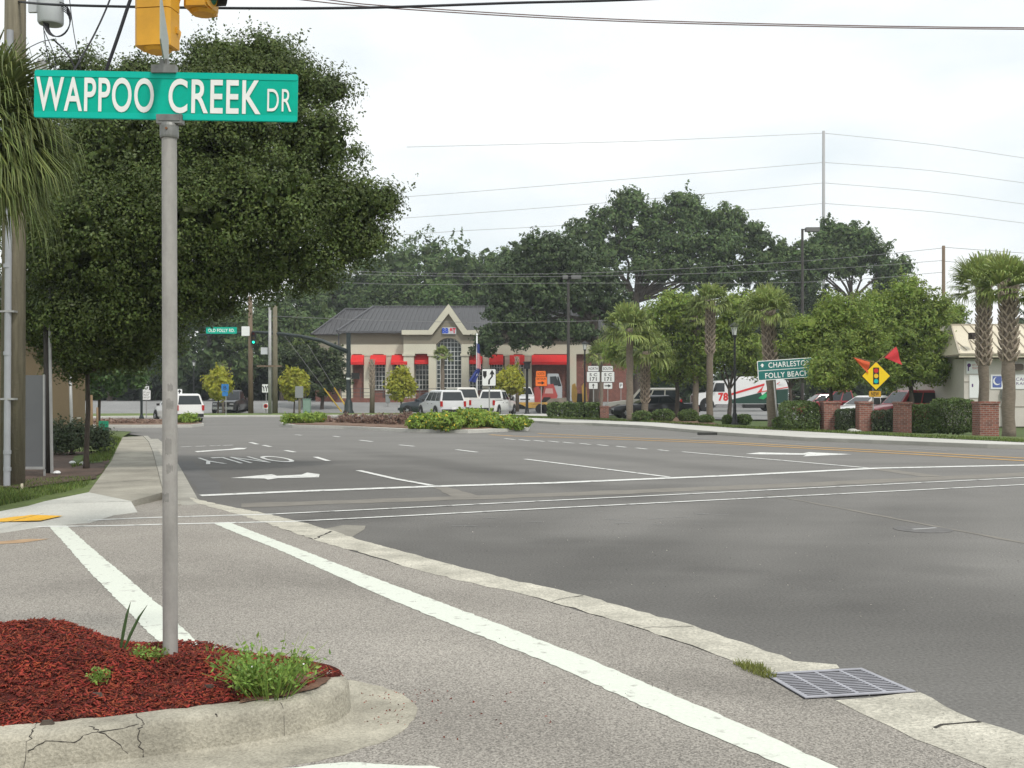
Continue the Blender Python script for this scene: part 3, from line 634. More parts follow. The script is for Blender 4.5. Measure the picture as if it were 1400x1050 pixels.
for i, (dx, h, lab) in enumerate(((.0, .25, 'shorter upright iris blade sprouting left of the pole'), (.037, .235, 'leaning iris blade sprouting nearest the pole'))):
    mb = MB(); ex = dx*1.9+.05; pts = [(0, 0, 0), (ex*.34, 0, h*.4), (ex*.68, 0, h*.75), (ex, .01, h)]
    for a, b, w1, w2 in zip(pts[:-1], pts[1:], (.006, .009, .007), (.009, .007, .001)):
        mb.add([(a[0]-w1, a[1], a[2]), (a[0], a[1]-.004, a[2]), (a[0]+w1, a[1], a[2]), (b[0]+w2, b[1], b[2]), (b[0], b[1]-.004, b[2]), (b[0]-w2, b[1], b[2])], [(0, 1, 4, 5), (1, 2, 3, 4)])
    o = mb.build('iris_blade', mat('iris_green', (.05, .09, .03), .5, .2, 20)); o.location = (-2.0+i*.015, 5.6, .28); tag(o, lab, 'plant')
for x, y, l in ((-1.62, 4.83, 'dark bark chunk near the front kerb of the island'), (-1.9, 5.02, 'grey bark chunk in the middle of the mulch'), (-1.43, 5.18, 'dark bark chunk nearest the weed clump'), (-2.0, 4.72, 'long bark chunk by the cracked kerb')):
    mb = MB(); mb.box((0, 0, .012), (.06, .022, .018), 0, .6, RS.uniform(-.5, .5)); o = mb.build('bark_chunk', BARK); o.location = (x, y, mz(x, y)); tag(o, l, 'bark')
# =============== street name sign in the foreground ===============
SG = mat('sign_green', (.0, .40, .29), .45, .10, 1.6, spec=.15, fine=.05, bscale=25)  # colour noise in the green stands in for uneven glare on the sheeting
SW = mat('reflective_white', (.80, .80, .77), .4, .05, 9)
BRK = mat('bracket_metal', (.20, .20, .19), .5, .2, 20, metal=.5)
POLEM = mat('street_pole_steel', (.33, .315, .295), .6, .2, 3, metal=.15, stretch=(3, 3, .8), fine=.06, bscale=30)
t = thing('street_name_sign', 'tall grey steel pole with green WAPPOO CREEK DR name plate', 'street sign', P(233, 897, 5.6))
ph = 3.0-.257
m = MB(); m.tube([(0, 0, -.15), (-.003, 0, 1.4), (-.006, 0, ph-.06)], .0375, 24); m.build('pole', POLEM, t, smooth=True, auto=True)
m = MB()   # peeled sticker residue bands on the pole
for z0, z1, a0, a1 in ((1.02, 1.12, -20, 30), (.93, .99, -10, 40), (1.34, 1.4, 0, 40), (1.25, 1.32, -10, 45), (.78, .84, -50, 10), (2.45, 2.48, -80, -20)):
    vs = []; n = 8
    for i in range(n+1):
        a = R(-90+a0+(a1-a0)*i/n); r = .0379
        for z in (z0+RS.uniform(0, .02), z1-RS.uniform(0, .02)): vs.append((-.003+r*math.cos(a), r*math.sin(a), z))
    m.add(vs, [(2*i, 2*i+2, 2*i+3, 2*i+1) for i in range(n)])
m.split('sticker_residue', mat('sticker_residue', (.25, .24, .225), .8, .15, 30), t)
m = MB(); m.lathe([(.045, 0), (.047, .01), (.047, .06), (.04, .075), (.03, .08)], (-.006, 0, ph-.1), 20); m.box((-.0, 0, ph-.005), (.13, .05, .045)); m.box((-.0, -.026, ph-.0), (.11, .006, .03)); m.build('lower_bracket', BRK, t)
for x in (-.035, .035):
    pass
m = MB(); m.lathe([(.006, -.004), (.007, .0)], (-.006, -.049, ph-.06), 10, axis='y'); m.build('bolt', mat('rust_bolt', (.20, .09, .04), .8), t)
bl = MB(); bw, bh = 1.345, .245; bl.rrect(0, 0, bw, bh, -.003, .003, 0, .012)
bl.rrect(0, bh/2-.018, bw-.004, .030, -.006, -.0032, 1, .01); bl.rrect(0, -bh/2+.018, bw-.004, .030, -.006, -.0032, 1, .01)
sx = lambda px: (px-227)/268; 
bl.text('WAPPOO', sx(130.5), -.0, 161/268, .176, -.0085, 2, .014); bl.text('CREEK', sx(294), .0, 126/268, .176, -.0085, 2, .014); bl.text('DR', sx(382.5), -.013, 33/268, .114, -.0085, 2, .0)
o = bl.build('name_plate', [SG, mat('sign_green_rib', (.0, .46, .36), .4, spec=.2), SW], t); o.location = (-.022, 0, ph+.115); o.rotation_euler = (0, R(1), R(0))
m = MB(); m.box((0, 0, .0), (.125, .045, .04)); m.box((0, 0, .03), (.04, .04, .04)); o = m.build('upper_bracket', BRK, t); o.location = (-.03, 0, ph+.115+.135)
m = MB(); m.rrect(0, 0, .76, .235, -.003, .003, 0, .01); o = m.build('cross_plate', mat('plate_edge_on', (.33, .36, .33), .5), t); o.location = (-.03, -.0, ph+.40); o.rotation_euler = (0, 0, R(90+17.3-2.6))

# =============== traffic signal hanging at the top ===============
SY = mat('signal_yellow', (.62, .31, .025), .55, .15, 3); SBK = mat('signal_black', (.02, .02, .02), .6)
def signal_head(par, loc, rz, n=3, body=SY, lit=None, s=1.0, vis=None):
    h = MB()
    H = .34*n
    for k in range(n):
        z = k*.34; c = .03
        h.slab([(-.17, -.1), (-.14, -.13), (.14, -.13), (.17, -.1), (.17, .08), (-.17, .08)], z+.004, z+.336)
        h.rrect(.0, z+.17, .30, .30, .08, .094, 0, .03)
    h.lathe([(.10, -.03), (.13, 0)], (0, 0, 0), 12); h.box((.175, .02, .17), (.02, .03, .06)); h.box((.175, .02, H-.17), (.02, .03, .06))
    o = h.build('signal_head', body, par, smooth=False); o.location = loc; o.rotation_euler = (0, 0, rz); o.scale = (s, s, s)
    cols = [(.02, .5, .28), (.5, .35, .03), (.5, .03, .02)]
    for k in range(n):
        l = MB(); l.lathe([(.0, .02), (.08, .014), (.105, 0)][::-1], (0, .095, k*.34+.17), 18, axis='y')
        on = lit is not None and k == lit
        l.build('lens', mat('lens_%s%s' % (['green', 'amber', 'red'][k % 3], '_lit' if on else ''), (.02, .9, .6) if on else tuple(c*.25 for c in cols[k % 3]), .3, emit=1.5 if on else 0), o)
        vz = MB(); z = k*.34+.17; N = 14; vs = []
        for i in range(N+1):
            a = R(-50+280*i/N)
            for y in (.092, .092+.22*(.45+.55*math.sin(max(0, min(math.pi, a))))): vs.append((.125*math.cos(a), y, z+.125*math.sin(a)))
        vz.add(vs, [(2*i, 2*i+1, 2*i+3, 2*i+2) for i in range(N)]); vz.build('visor', vis or body, o)
    return o
t = thing('traffic_signal', 'yellow traffic signal pair cut off by the top edge above the street name sign', 'traffic signal', P(216, 72, 10))
signal_head(t, (0, 0, .03), R(-8))
signal_head(t, (.34, .25, .46), R(-95), vis=mat('visor_dark', (.04, .035, .03), .6))
m = MB(); m.tube([(0, 0, 1.05), (0, 0, 1.25), (.16, .12, 1.3), (.34, .25, 1.46), (.34, .25, 1.44)], .025, 8); m.tube([(.16, .12, 1.3), (.16, .12, 1.9)], .02, 8); m.build('hanger_bracket', GREY, t)

# =============== wires ===============
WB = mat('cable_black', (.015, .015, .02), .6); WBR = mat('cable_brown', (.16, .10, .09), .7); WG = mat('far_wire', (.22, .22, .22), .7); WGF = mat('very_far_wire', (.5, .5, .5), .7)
def wire(pts, r, m, label, sub=8, cat='cable', group='overhead wires', name='overhead_cable'):
    c = smooth([tuple(p) for p in pts], sub); mb = MB(); mb.tube(c, r, 5); o = mb.build(name, m, smooth=True); tag(o, label, cat, group); return o
wire([P(22, 2, 17.8), P(90, 7, 16), P(300, 11, 15), P(500, 10.5, 15), P(700, 4, 15.5), P(900, -2, 16), P(1300, -22, 18)], .019, WB, 'thick black cable crossing the very top of the sky from the left utility pole')
wire([P(100, -40, 24), P(380, -4, 24), P(558, 13, 24), P(900, 31, 24), P(1400, 40, 24), P(1800, 36, 24)], .013, WBR, 'upper of two thin brown wires sloping down across the top of the sky')
wire([P(200, -40, 25), P(430, -3, 25), P(558, 10, 25), P(900, 28.5, 25), P(1400, 38, 25), P(1800, 34, 25)], .013, WBR, 'lower of two thin brown wires sloping down across the top of the sky')
wire([P(158, -30, 16), P(150, 0, 16), P(130, 45, 15.8), P(105, 90, 15.4), P(88, 120, 15.2)], .013, WB, 'thin dark drop wire left of the yellow traffic signal')
wire([P(190, -30, 15), P(178, 0, 15), P(163, 45, 15), P(148, 88, 15), P(136, 120, 15)], .024, WB, 'thick dark drop cable just left of the yellow traffic signal')
D1 = 150
for (pts, l) in (([(556, 201), (760, 196), (900, 192), (1126, 182)], 'faintest high wire left of the tall pole'), ([(450, 274), (555, 269), (830, 247), (1126, 222)], 'first long wire below the top of the tall pole, left side'), ([(450, 305), (555, 298), (830, 277), (1126, 250)], 'second long wire below the top of the tall pole, left side'), ([(540, 322), (640, 315), (800, 306), (1126, 278)], 'third long wire running left from the tall pole above the trees'),
          ([(1126, 182), (1270, 197), (1400, 216), (1500, 232)], 'topmost wire running right from the tall pole'), ([(1126, 222), (1270, 233), (1400, 250), (1500, 262)], 'second wire running right from the tall pole'), ([(1126, 250), (1270, 262), (1400, 279), (1500, 291)], 'third wire running right from the tall pole'), ([(1126, 278), (1270, 289), (1400, 305), (1500, 316)], 'lowest wire running right from the tall pole')):
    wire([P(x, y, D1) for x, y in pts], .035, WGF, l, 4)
D2 = 78
for (pts, l) in (([(420, 366), (520, 372), (780, 374), (1097, 357), (1290, 339)], 'upper wire crossing in front of the far oaks'), ([(420, 372), (520, 376), (780, 378), (1097, 369), (1290, 356)], 'middle wire crossing in front of the far oaks'), ([(420, 384), (560, 389), (780, 387), (1097, 386), (1290, 372)], 'lower wire crossing in front of the far oaks'), ([(370, 432), (520, 438), (700, 441), (900, 436)], 'wire passing in front of the bank roof'),
          ([(1290, 338), (1400, 346), (1500, 352)], 'upper wire right of the wooden pole'), ([(1290, 357), (1400, 366), (1500, 372)], 'lower wire right of the wooden pole')):
    wire([P(x, y, D2) for x, y in pts], .016, WG, l, 4)

# =============== utility poles ===============
t = thing('utility_pole', 'thick wooden utility pole with grey conduit and transformer at the left edge', 'utility pole', G(17, 672, 0), group='wooden utility poles')
m = MB(); m.tube([(0, 0, -.2), (.03, 0, 5), (.06, 0, 10)], [.19, .175, .15], 16); m.build('pole', WOODG, t, smooth=True)
m = MB(); m.tube([(.02, -.24, 0), (.035, -.23, 3.2), (.065, -.22, 7.4)], .052, 12)
for z in (.35, .62, 2.2, 3.6): m.lathe([(.06, 0), (.06, .06)], (.025, -.235, z), 12)
m.build('conduit', mat('conduit_grey', (.33, .34, .36), .5, .08, 3), t, smooth=True, auto=True)
m = MB()
for z in (1.5, 2.9, 4.8): m.box((.035, -.22, z), (.24, .13, .03))
m.split('conduit_strap', GREY, t)
m = MB(); m.lathe([(.0, 0), (.18, .0), (.2, .03), (.2, .75), (.17, .82), (.05, .86)][1:], (.64, -.05, 7.55), 20); m.box((.38, -.03, 8.0), (.2, .06, .5)); m.build('transformer', mat('transformer_grey', (.50, .52, .53), .45, .06, 3), t, smooth=True, auto=True)
m = MB(); m.lathe([(.06, 0), (.08, .04), (.08, .2), (.05, .25)], (.47, 0, 6.75), 12); m.box((.3, 0, 6.8), (.35, .05, .05)); m.build('fuse_cutout', GREY, t)
m = MB()
for k in range(5): 
    c = (.8, -.1, 7.55+k*.01); rr = .17+.012*k; m.tube([(c[0]+rr*math.cos(a)*1.0, c[1]-.02*k+.05*math.sin(a), c[2]+rr*1.35*math.sin(a)) for a in np.linspace(0, 6.28, 22)], .009, 5)
for k, (a, b, c) in enumerate((((.7, -.1, 7.3), (.95, 0, 7.0), (1.15, .1, 6.3)), ((.5, 0, 7.5), (.7, 0, 6.9), (.5, 0, 6.2)), ((.2, -.1, 7.1), (.5, -.1, 7.25), (.75, -.1, 7.3)), ((.2, -.1, 6.8), (.55, -.1, 6.95), (.9, -.1, 6.7)), ((.6, 0, 8.4), (.5, 0, 7.6), (.62, 0, 6.8)), ((.9, 0, 8.2), (1.0, 0, 7.4), (1.2, 0, 6.4)))): m.tube(smooth([a, b, c], 5), .014 if k == 0 else .007, 5)
m.build('cable_coil', WB, t)
def pole(label, px, pyb, pyt, wpx, mt, lean=0, name='utility_pole', cat='utility pole', d=None, group='wooden utility poles', extra=None, zb=0):
    b = G(px, pyb, zb) if d is None else at(px, d, zb); d = b.y; h = EYE-(pyt-HY)/F*d-b.z; r = wpx/F*d/2
    t = thing(name, label, cat, b, 0, group)
    m = MB(); m.tube([(0, 0, -.2), (lean*h*.5, 0, h*.5), (lean*h, 0, h)], [r*1.1, r, r*.85], 10); m.build('pole', mt, t, smooth=True)
    if extra: extra(t, h, r)
    return t
def cross(t, h, r):
    m = MB(); m.box((-.35, -.25, h-3.2), (.45, .3, .5)); m.build('transformer', mat('transformer_grey', (0, 0, 0)), t)
    m = MB(); m.box((0, -.2, h-4.3), (1.8, .12, .12)); m.build('cross_arm', WOOD, t)
pole('tall brown wooden utility pole behind the green traffic light', 343, 566, 405, 6.5, WOOD, -.006)
pole('darker wooden pole right of the grey conduit pole beside the yellow-green tree', 376, 566, 418, 7, WOODG, 0, extra=None)
pole('grey pole with small transformer box close beside the dark wooden pole', 369, 567, 420, 4.5, GREY, 0, extra=cross)
pole('tall thin grey transmission pole above the far trees', 1126, 0, 179, 4.5, mat('far_pole_grey', (.36, .36, .36), .8), 0, d=150, group=None)
def arms(t, h, r):
    m = MB(); m.box((0, -.1, h-.9), (1.6, .1, .1)); m.box((0, -.1, h-2.6), (1.2, .1, .1)); m.split('cross_arm', WOOD, t)
pole('wooden utility pole rising between the elm and the palms at the right', 1290, 0, 336, 5, WOOD, 0, d=78)
# thin poles standing at the left
m_ = pole('dark post with grey pipe strapped on beside the grey board', 66, 655, 400, 9, mat('dark_post', (.03, .026, .022), .8), -.012, name='dark_post', cat='post', group=None)
m = MB(); m.tube([(.09, -.05, 0), (.06, -.05, 2), (.04, -.05, 4)], .03, 8); m.build('pipe', GREY, m_)
t = pole('leaning grey pipe post beside the leafy bush', 99, 616, 505, 4.5, GREY, -.03, name='pipe_post', cat='post', group=None)
pole('light wooden post beside the bush behind the sidewalk', 124, 600, 540, 6, mat('light_wood', (.28, .19, .11), .9, .2, 4), 0, name='wooden_post', cat='post', group='fence posts past the bush')
pole('thinner wooden post nearest the green yard sign', 133, 598, 557, 3, mat('light_wood', (0, 0, 0)), 0, name='wooden_post', cat='post', group='fence posts past the bush')
pole('short pale pipe stub in front of the utility pole', 30, 677, 661, 4, mat('pale_pipe', (.42, .38, .28), .7), 0, name='pipe_stub', cat='pipe', group=None)
# grey notice board seen from behind
b = G(46, 659, 0); s_ = F/b.y
t = thing('notice_board', 'large plain grey board on legs between the utility pole and the dark post', 'board', b)
m = MB(); m.bb(-17/s_, 16/s_, -.02, .02, 20/s_, 146/s_); m.build('board_panel', mat('grey_panel', (.12, .125, .13), .75, .07, 1.2), t)
m = MB(); m.bb(-17.5/s_, 16.5/s_, -.045, -.02, 17.5/s_, 21/s_); m.bb(14/s_, 16.2/s_, -.045, -.02, 21/s_, 147/s_); m.build('board_frame', GREY, t)
for x in (-15, 15): m = MB(); m.bb((x-1)/s_, (x+1)/s_, -.02, .02, -.1, 17.4/s_); m.build('leg', GREY, t)
for (x, y, l) in ((99, 634, 'pale stone on the soil under the oak, left of its twin'), (113, 635, 'pale stone on the soil closest to the dark trunk'), (78, 648, 'pale stone near the foot of the dark post')):
    m = MB(); m.lathe([(.05, 0), (.07, .02), (.05, .05), (.02, .06)], (0, 0, 0), 9); o = m.build('stone', WHT); o.location = G(x, y, .115); tag(o, l, 'stone')

# =============== building at the far left ===============
b = Vector((-20.4, 30, 0)); t = thing('tan_building', 'tan building mostly hidden behind the dark oak at the left', 'building', b)
m = MB(); m.bb(-14, 6.2, 0, 6.5, 0, 3.9); m.build('wall', mat('tan_wall', (.17, .125, .07), .9, .12, .6), t)
m = MB(); m.prism([(-14.5, 3.9), (6.7, 3.9), (5.2, 5.1), (-13, 5.1)], -.5, 7); m.build('roof', mat('dark_roof', (.07, .07, .07), .9, .2, 2), t)
for x in (4.6, 1.5):
    m = MB(); m.bb(x-.8, x+.8, -.04, -.005, 1.6, 2.8); w_ = m.build('window', GLASS, t)
    m = MB(); m.bb(x-.9, x+.9, -.08, -.045, 1.5, 1.6); m.bb(x-.9, x+.9, -.08, -.045, 2.8, 2.9); m.bb(x-.04, x+.04, -.08, -.045, 1.6, 2.8); m.build('window_frame', WHT, w_)
b = G(80, 604, 0); t = thing('low_wall', 'low pale concrete wall behind the leafy bush', 'wall', b); m = MB(); m.bb(-.45, .6, 0, .2, 0, .75); m.build('wall_panel', CONO, t); m = MB(); m.bb(-.48, .63, -.03, .23, .752, .8); m.build('coping', CONO, t)

# =============== lamps ===============
def lamp_head(par, z, s, gl=WHT):
    m = MB(); m.lathe([(.05*s, 0), (.09*s, .05*s), (.09*s, .1*s), (.13*s, .16*s)], (0, 0, z-.16*s), 12); m.lathe([(.20*s, 0), (.28*s, .03*s), (.20*s, .13*s), (.08*s, .2*s), (.03*s, .27*s)], (0, 0, z+.42*s), 12)
    for k in range(4):
        a = R(45+90*k); m.tube([(.12*s*math.cos(a), .12*s*math.sin(a), z), (.2*s*math.cos(a), .2*s*math.sin(a), z+.43*s)], .018*s, 4)
    m.build('lantern_frame', BLK, par)
    m = MB(); m.lathe([(.115*s, 0), (.185*s, .42*s)], (0, 0, z), 8); m.build('lamp_glass', mat('lamp_glass', (.62, .64, .62), .3), par)
def street_lamp(label, px, pyb, pyt, zb=0, s=1.0, d=None):
    b = G(px, pyb, zb) if d is None else at(px, d, zb); H = EYE-(pyt-HY)/F*b.y-b.z; t = thing('street_lamp', label, 'street lamp', b, 0, 'black lantern street lamps')
    m = MB(); m.lathe([(.17, 0), (.17, .08), (.12, .14), (.11, .5), (.08, .58), (.07, .9), (.055, 1.0), (.045, H-.7*s)], (0, 0, 0), 12); m.build('post', BLK, t, smooth=True, auto=True)
    lamp_head(t, H-.69*s, s); return t
street_lamp('black lantern lamp post beside the SC 171 signs', 799.5, 571, 466, .1, .75)
street_lamp('black lantern lamp post between the round bushes and the race truck', 1004.5, 581, 440, .1, .9)
street_lamp('distant black lantern lamp in the shade above the white car park SUV', 265, 0, 492, 0, .75, d=95)
def shoebox(label, px, pyt, d, base, two=False):
    b = at(px, d, base); H = EYE-(pyt-HY)/F*d-base; t = thing('parking_light', label, 'light pole', b, 0, 'dark parking lot light poles')
    m = MB(); m.tube([(0, 0, 0), (0, 0, H)], [.13, .09], 8); m.build('pole', mat('bronze_pole', (.055, .05, .045), .6), t)
    m = MB(); m.box((.45 if not two else .7, 0, H-.05), (.95, .5, .28)); 
    if not two: m.box((-.1, 0, H-.05), (.6, .5, .28))
    else: m.box((.15, 0, H-.05), (.4, .08, .08))
    m.build('light_head', mat('light_head_grey', (.14, .14, .135), .5), t)
shoebox('tall dark light pole with flat head in front of the oak by the bank', 777, 378, 80, 0)
shoebox('taller dark light pole rising behind the middle palms', 1097, 313, 78, 0, True)
t = thing('short_lamp', 'short black post with a square box head beside the excavator', 'light pole', G(720.5, 568, 0))
m = MB(); m.lathe([(.25, 0), (.25, .1), (.15, .2), (.13, .4), (.1, .5), (.09, 3.3)], (0, 0, 0), 10); m.build('post', BLK, t, smooth=True, auto=True); m = MB(); m.box((0, 0, 3.5), (.42, .42, .42)); m.box((0, 0, 3.75), (.55, .55, .1)); m.build('box_head', BLK, t)

# =============== mast arm signal ===============
b = G(476.5, 566, 0); s_ = F/b.y
t = thing('mast_arm_signal', 'dark mast arm traffic signal carrying the green OLD FOLLY RD plate', 'traffic signal', b)
H = 111/s_
m = MB(); m.lathe([(.42, 0), (.42, .15), (.32, .3), (.3, .85), (.22, 1.0), (.17, 1.15), (.165, H)], (0, 0, 0), 14); m.build('post', DKG, t, smooth=True, auto=True)
m = MB(); m.lathe([(.18, 0), (.18, .13)], (0, 0, 2.6), 14); m.build('pole_band', WHT, t)
az = [(476, 481), (440, 466), (410, 459.5), (380, 456), (350, 454), (315, 455.5), (270, 458)]
m = MB(); m.tube([((x-476.5)/s_, 0, (566-y)/s_) for x, y in az], [.17, .15, .13, .12, .1, .08, .06], 8); m.build('mast_arm', DKG, t, smooth=True)
sgl = signal_head(t, ((348-476.5)/s_, -.25, (566-471)/s_), R(180), body=SBK, lit=0, s=.95)
sgl = signal_head(t, ((287-476.5)/s_, -.15, (566-474)/s_), R(180+75), body=SBK, s=.95)
m = MB(); X = (304-476.5)/s_; Z = (566-452)/s_; m.rrect(X, Z, 42/s_, 9/s_, -.27, -.24, 0, .05); m.text('OLD FOLLY RD.', X, Z, 36/s_, 4.6/s_, -.275, 1, .02); m.build('street_name_plate', [SG, SW], t)
m = MB(); X = (337-476.5)/s_; Z = (566-453)/s_; m.rrect(X, Z, 11/s_, 13/s_, -.3, -.27, 0, .05); m.build('regulatory_plate', WHT, t)
m = MB(); m.box((.55, -.2, (566-514)/s_), (.55, .45, .45)); m.box((.2, 0, (566-514)/s_), (.2, .1, .1)); m.build('pedestrian_signal', SBK, t)
b = G(287, 566, 0)

# =============== sign posts ===============
def post(label, px, pyb, panels, zb=0, lean=0, name='traffic_sign', cat='sign', d=None, wood=None, group=None, pr=.035, rz=0):
    """panels: (name, cx, cy, w, h, colour, draw)   all in photo pixels"""
    b = G(px, pyb, zb) if d is None else at(px, d, zb); s_ = F/b.y; t = thing(name, label, cat, b, rz, group)
    zt = max((pyb_(b)-p[2]+p[4]*.4)/s_ for p in panels)
    m = MB(); m.box((0, 0, zt/2), (pr*1.6, pr, zt)) if not wood else m.tube([(0, 0, 0), (0, 0, zt)], pr, 8); o = m.build('post', wood or GREY, t); o.rotation_euler = (0, lean, 0)
    for k, (nm, cx, cy, w_, h, mt, fn) in enumerate(panels):
        m = MB(); X, Z = (cx-px)/s_, (pyb_(b)-cy)/s_; y = -.03-pr
        if nm == 'diamond':
            q = w_/s_/2; m.prism([(X, Z-q), (X+q, Z), (X, Z+q), (X-q, Z)], y, y+.01, 1); q *= .93; m.prism([(X, Z-q), (X+q, Z), (X, Z+q), (X-q, Z)], y-.004, y-.001, 0); nm_ = 'sign_panel'
        elif nm == 'plain': m.rrect(X, Z, w_/s_, h/s_, y, y+.01, 0, .04); nm_ = 'sign_panel'
        else: m.rrect(X, Z, w_/s_, h/s_, y, y+.01, 1, .04); bd = min(w_, h)/s_*.07; m.rrect(X, Z, w_/s_-bd, h/s_-bd, y-.004, y-.001, 0, .04); nm_ = 'sign_panel'
        if fn: fn(m, X, Z, w_/s_, h/s_, y-.007)
        o = m.build(nm_, [mt, SBLK if nm != 'g' else SW, SBLK if nm != 'g' else SW, mat('red_paint', (.6, .02, .02), .5), mat('amber_paint', (.8, .5, .02), .5), mat('cyan_green', (.0, .45, .42), .5)], t)
        if nm == 'g': o.rotation_euler = (0, R(-4), 0)
        o['kind_note'] = None; del o['kind_note']
    return t
def pyb_(b): return HY+(EYE-b.z)*F/b.y
def keepright(m, X, Z, w_, h, y):
    m.prism([(X-.42*w_, Z+.36*h), (X-.16*w_, Z+.36*h), (X-.16*w_, Z+.1*h), (X-.29*w_, Z-.08*h), (X-.42*w_, Z+.1*h)], y, y+.002, 1)
    pts = [(X+.0*w_, Z-.4*h), (X+.02*w_, Z-.15*h), (X+.22*w_, Z+.05*h), (X+.22*w_, Z+.3*h)]; q = .06*w_
    m.prism([(x-q, z) for x, z in pts]+[(x+q, z) for x, z in pts[::-1]], y, y+.002, 1)
    m.prism([(X+.04*w_, Z+.17*h), (X+.40*w_, Z+.17*h), (X+.22*w_, Z+.44*h)], y-.002, y-.0005, 1)
def arrow(dx, dz, sc=.33):
    def f(m, X, Z, w_, h, y):
        L = sc*min(w_, h); a = math.atan2(dz, dx); c, s = math.cos(a), math.sin(a)
        q = [(-1.2, -.18), (.1, -.18), (.1, -.6), (1.15, 0), (.1, .6), (.1, .18), (-1.2, .18)]
        m.prism([(X+(x*c-z*s)*L, Z+(x*s+z*c)*L) for x, z in q], y, y+.002, 1)
    return f
def tx(*lines, b=.0, mi=1):
    def f(m, X, Z, w_, h, y):
        for (s, fx, fz, fw, fh) in lines: m.text(s, X+fx*w_, Z+fz*h, fw*w_, fh*h, y, mi, b)
    return f
POSTZ = .08
post('white keep right sign with curved arrow on the flowered median', 669, 583.5, [('b', 668.5, 516, 19.5, 24, WHT, keepright)], .15)
sc = lambda top: tx(('S C', 0, .2, .55, .27), ('171', 0, -.2, .5, .36), b=.02)
post('SC 171 NORTH route sign with an upward arrow beside the lamp post', 811.5, 571.5, [('b', 811, 504, 15, 7.5, WHT, tx(('NORTH', 0, 0, .82, .5), b=.01)), ('b', 811, 515.3, 18.5, 15, WHT, sc(0)), ('b', 811, 527.5, 12.5, 9, WHT, arrow(0, 1, .32))], POSTZ, group='paired SC 171 route signs')
post('SC 171 SOUTH route sign with a right-pointing arrow', 831, 571.5, [('b', 830.5, 504, 15, 7.5, WHT, tx(('SOUTH', 0, 0, .82, .5), b=.01)), ('b', 831, 515.3, 18.5, 15, WHT, sc(0)), ('b', 831, 527.5, 12.5, 9, WHT, arrow(1, 0, .42))], POSTZ, group='paired SC 171 route signs')
ORG = mat('sign_orange', (.85, .17, .02), .5)
post('two orange construction signs with a right arrow beside the excavator', 740, 568.5, [('b', 739.5, 511, 13.5, 8, ORG, tx(('NORTH', 0, 0, .7, .5))), ('b', 740, 521.5, 16.5, 13.5, ORG, lambda m, X, Z, w_, h, y: (m.text('DETOUR', X, Z+.27*h, w_*.75, h*.2, y, 1), arrow(1, 0, .3)(m, X, Z-.15*h, w_, h, y)))])
GRN = mat('guide_green', (.008, .14, .125), .5)
def guide(m, X, Z, w_, h, y):
    m.bb(X-w_/2, X+w_/2, y, y+.002, Z-.012, Z+.012, 2); m.text('CHARLESTON', X+.08*w_, Z+.25*h, .76*w_, .27*h, y, 2, .01); m.text('FOLLY BEACH', X+.02*w_, Z-.27*h, .78*w_, .27*h, y, 2, .01)
    q = [(-.09, -.12), (.09, -.12), (.09, .02), (.2, .02), (0, .2), (-.2, .02), (-.09, .02)]; m.prism([(X-.41*w_+a*.3*h*1.6, Z+.25*h+b*.3*h*2) for a, b in q], y, y+.002, 2)
post('tilted green CHARLESTON and FOLLY BEACH guide sign partly behind leaves', 1064, 588, [('g', 1079, 505.5, 76, 27, GRN, guide)], POSTZ, lean=-.09, name='guide_sign')
def tl(m, X, Z, w_, h, y):
    m.rrect(X, Z, .2*w_, .56*w_, y-.002, y+.002, 1, .02)
    for k, mi in ((1, 3), (0, 4), (-1, 5)): m.lathe([(.075*w_, 0), (.075*w_, .003)], (X, y-.006, Z+k*.175*w_), 16, mi, 'y')
WYEL = mat('warning_yellow', (.90, .62, .01), .5)
t = post('yellow diamond signal-ahead sign with NEW plate and two orange-red flags', 1193.5, 589, [('diamond', 1197, 514, 41, 41, WYEL, tl), ('b', 1195.5, 538.5, 17, 8.5, mat('warning_amber', (.62, .34, .02), .6), tx(('NEW', 0, 0, .62, .6), b=.02))], POSTZ, name='warning_sign')
fs = F/t.location.y
def flag(lab, a, b, c_, mt, pole_to):
    fp = lambda q: ((q[0]-1193.5)/fs, (589-q[1])/fs)
    m = MB(); N = 6
    A, B, C_ = fp(a), fp(b), fp(c_)   # triangle apex a, fly edge b-c
    vs = []
    for i in range(N+1):
        u = i/N
        for j in range(N+1):
            v = j/N; x = A[0]*(1-u)+(B[0]*(1-v)+C_[0]*v)*u; z = A[1]*(1-u)+(B[1]*(1-v)+C_[1]*v)*u
            vs.append((x, -.1+.05*math.sin(v*7+u*3)*u, z))
    m.add(vs, [(i*(N+1)+j, (i+1)*(N+1)+j, (i+1)*(N+1)+j+1, i*(N+1)+j+1) for i in range(N) for j in range(N)])
    o = m.build('flag', mt, t, smooth=True); o['label'] = lab
    m = MB(); p0, p1 = fp((1197, 496)), fp(pole_to); m.tube([(p0[0], -.06, p0[1]), (p1[0], -.06, p1[1])], .012, 6); m.build('flag_staff', mat('light_wood', (0, 0, 0)), o)
flag('orange flag drooping left', (1165.5, 488.5), (1188, 495), (1186, 511), mat('flag_orange', (.80, .13, .04), .7, transl=.3), (1170, 489))
flag('pinkish red flag raised right', (1208, 489), (1224, 474), (1232, 499), mat('flag_red', (.78, .06, .07), .7, transl=.3), (1222, 475))
t_ = post('blue round bike route sign beside the yellow-green tree at the left', 309, 566, [('plain', 308, 530, 10, 10, mat('sign_blue', (.03, .18, .45), .5), tx(('B', 0, 0, .4, .5))), ('plain', 308, 538.5, 8, 6, mat('sign_blue', (0, 0, 0)), None)], d=76)
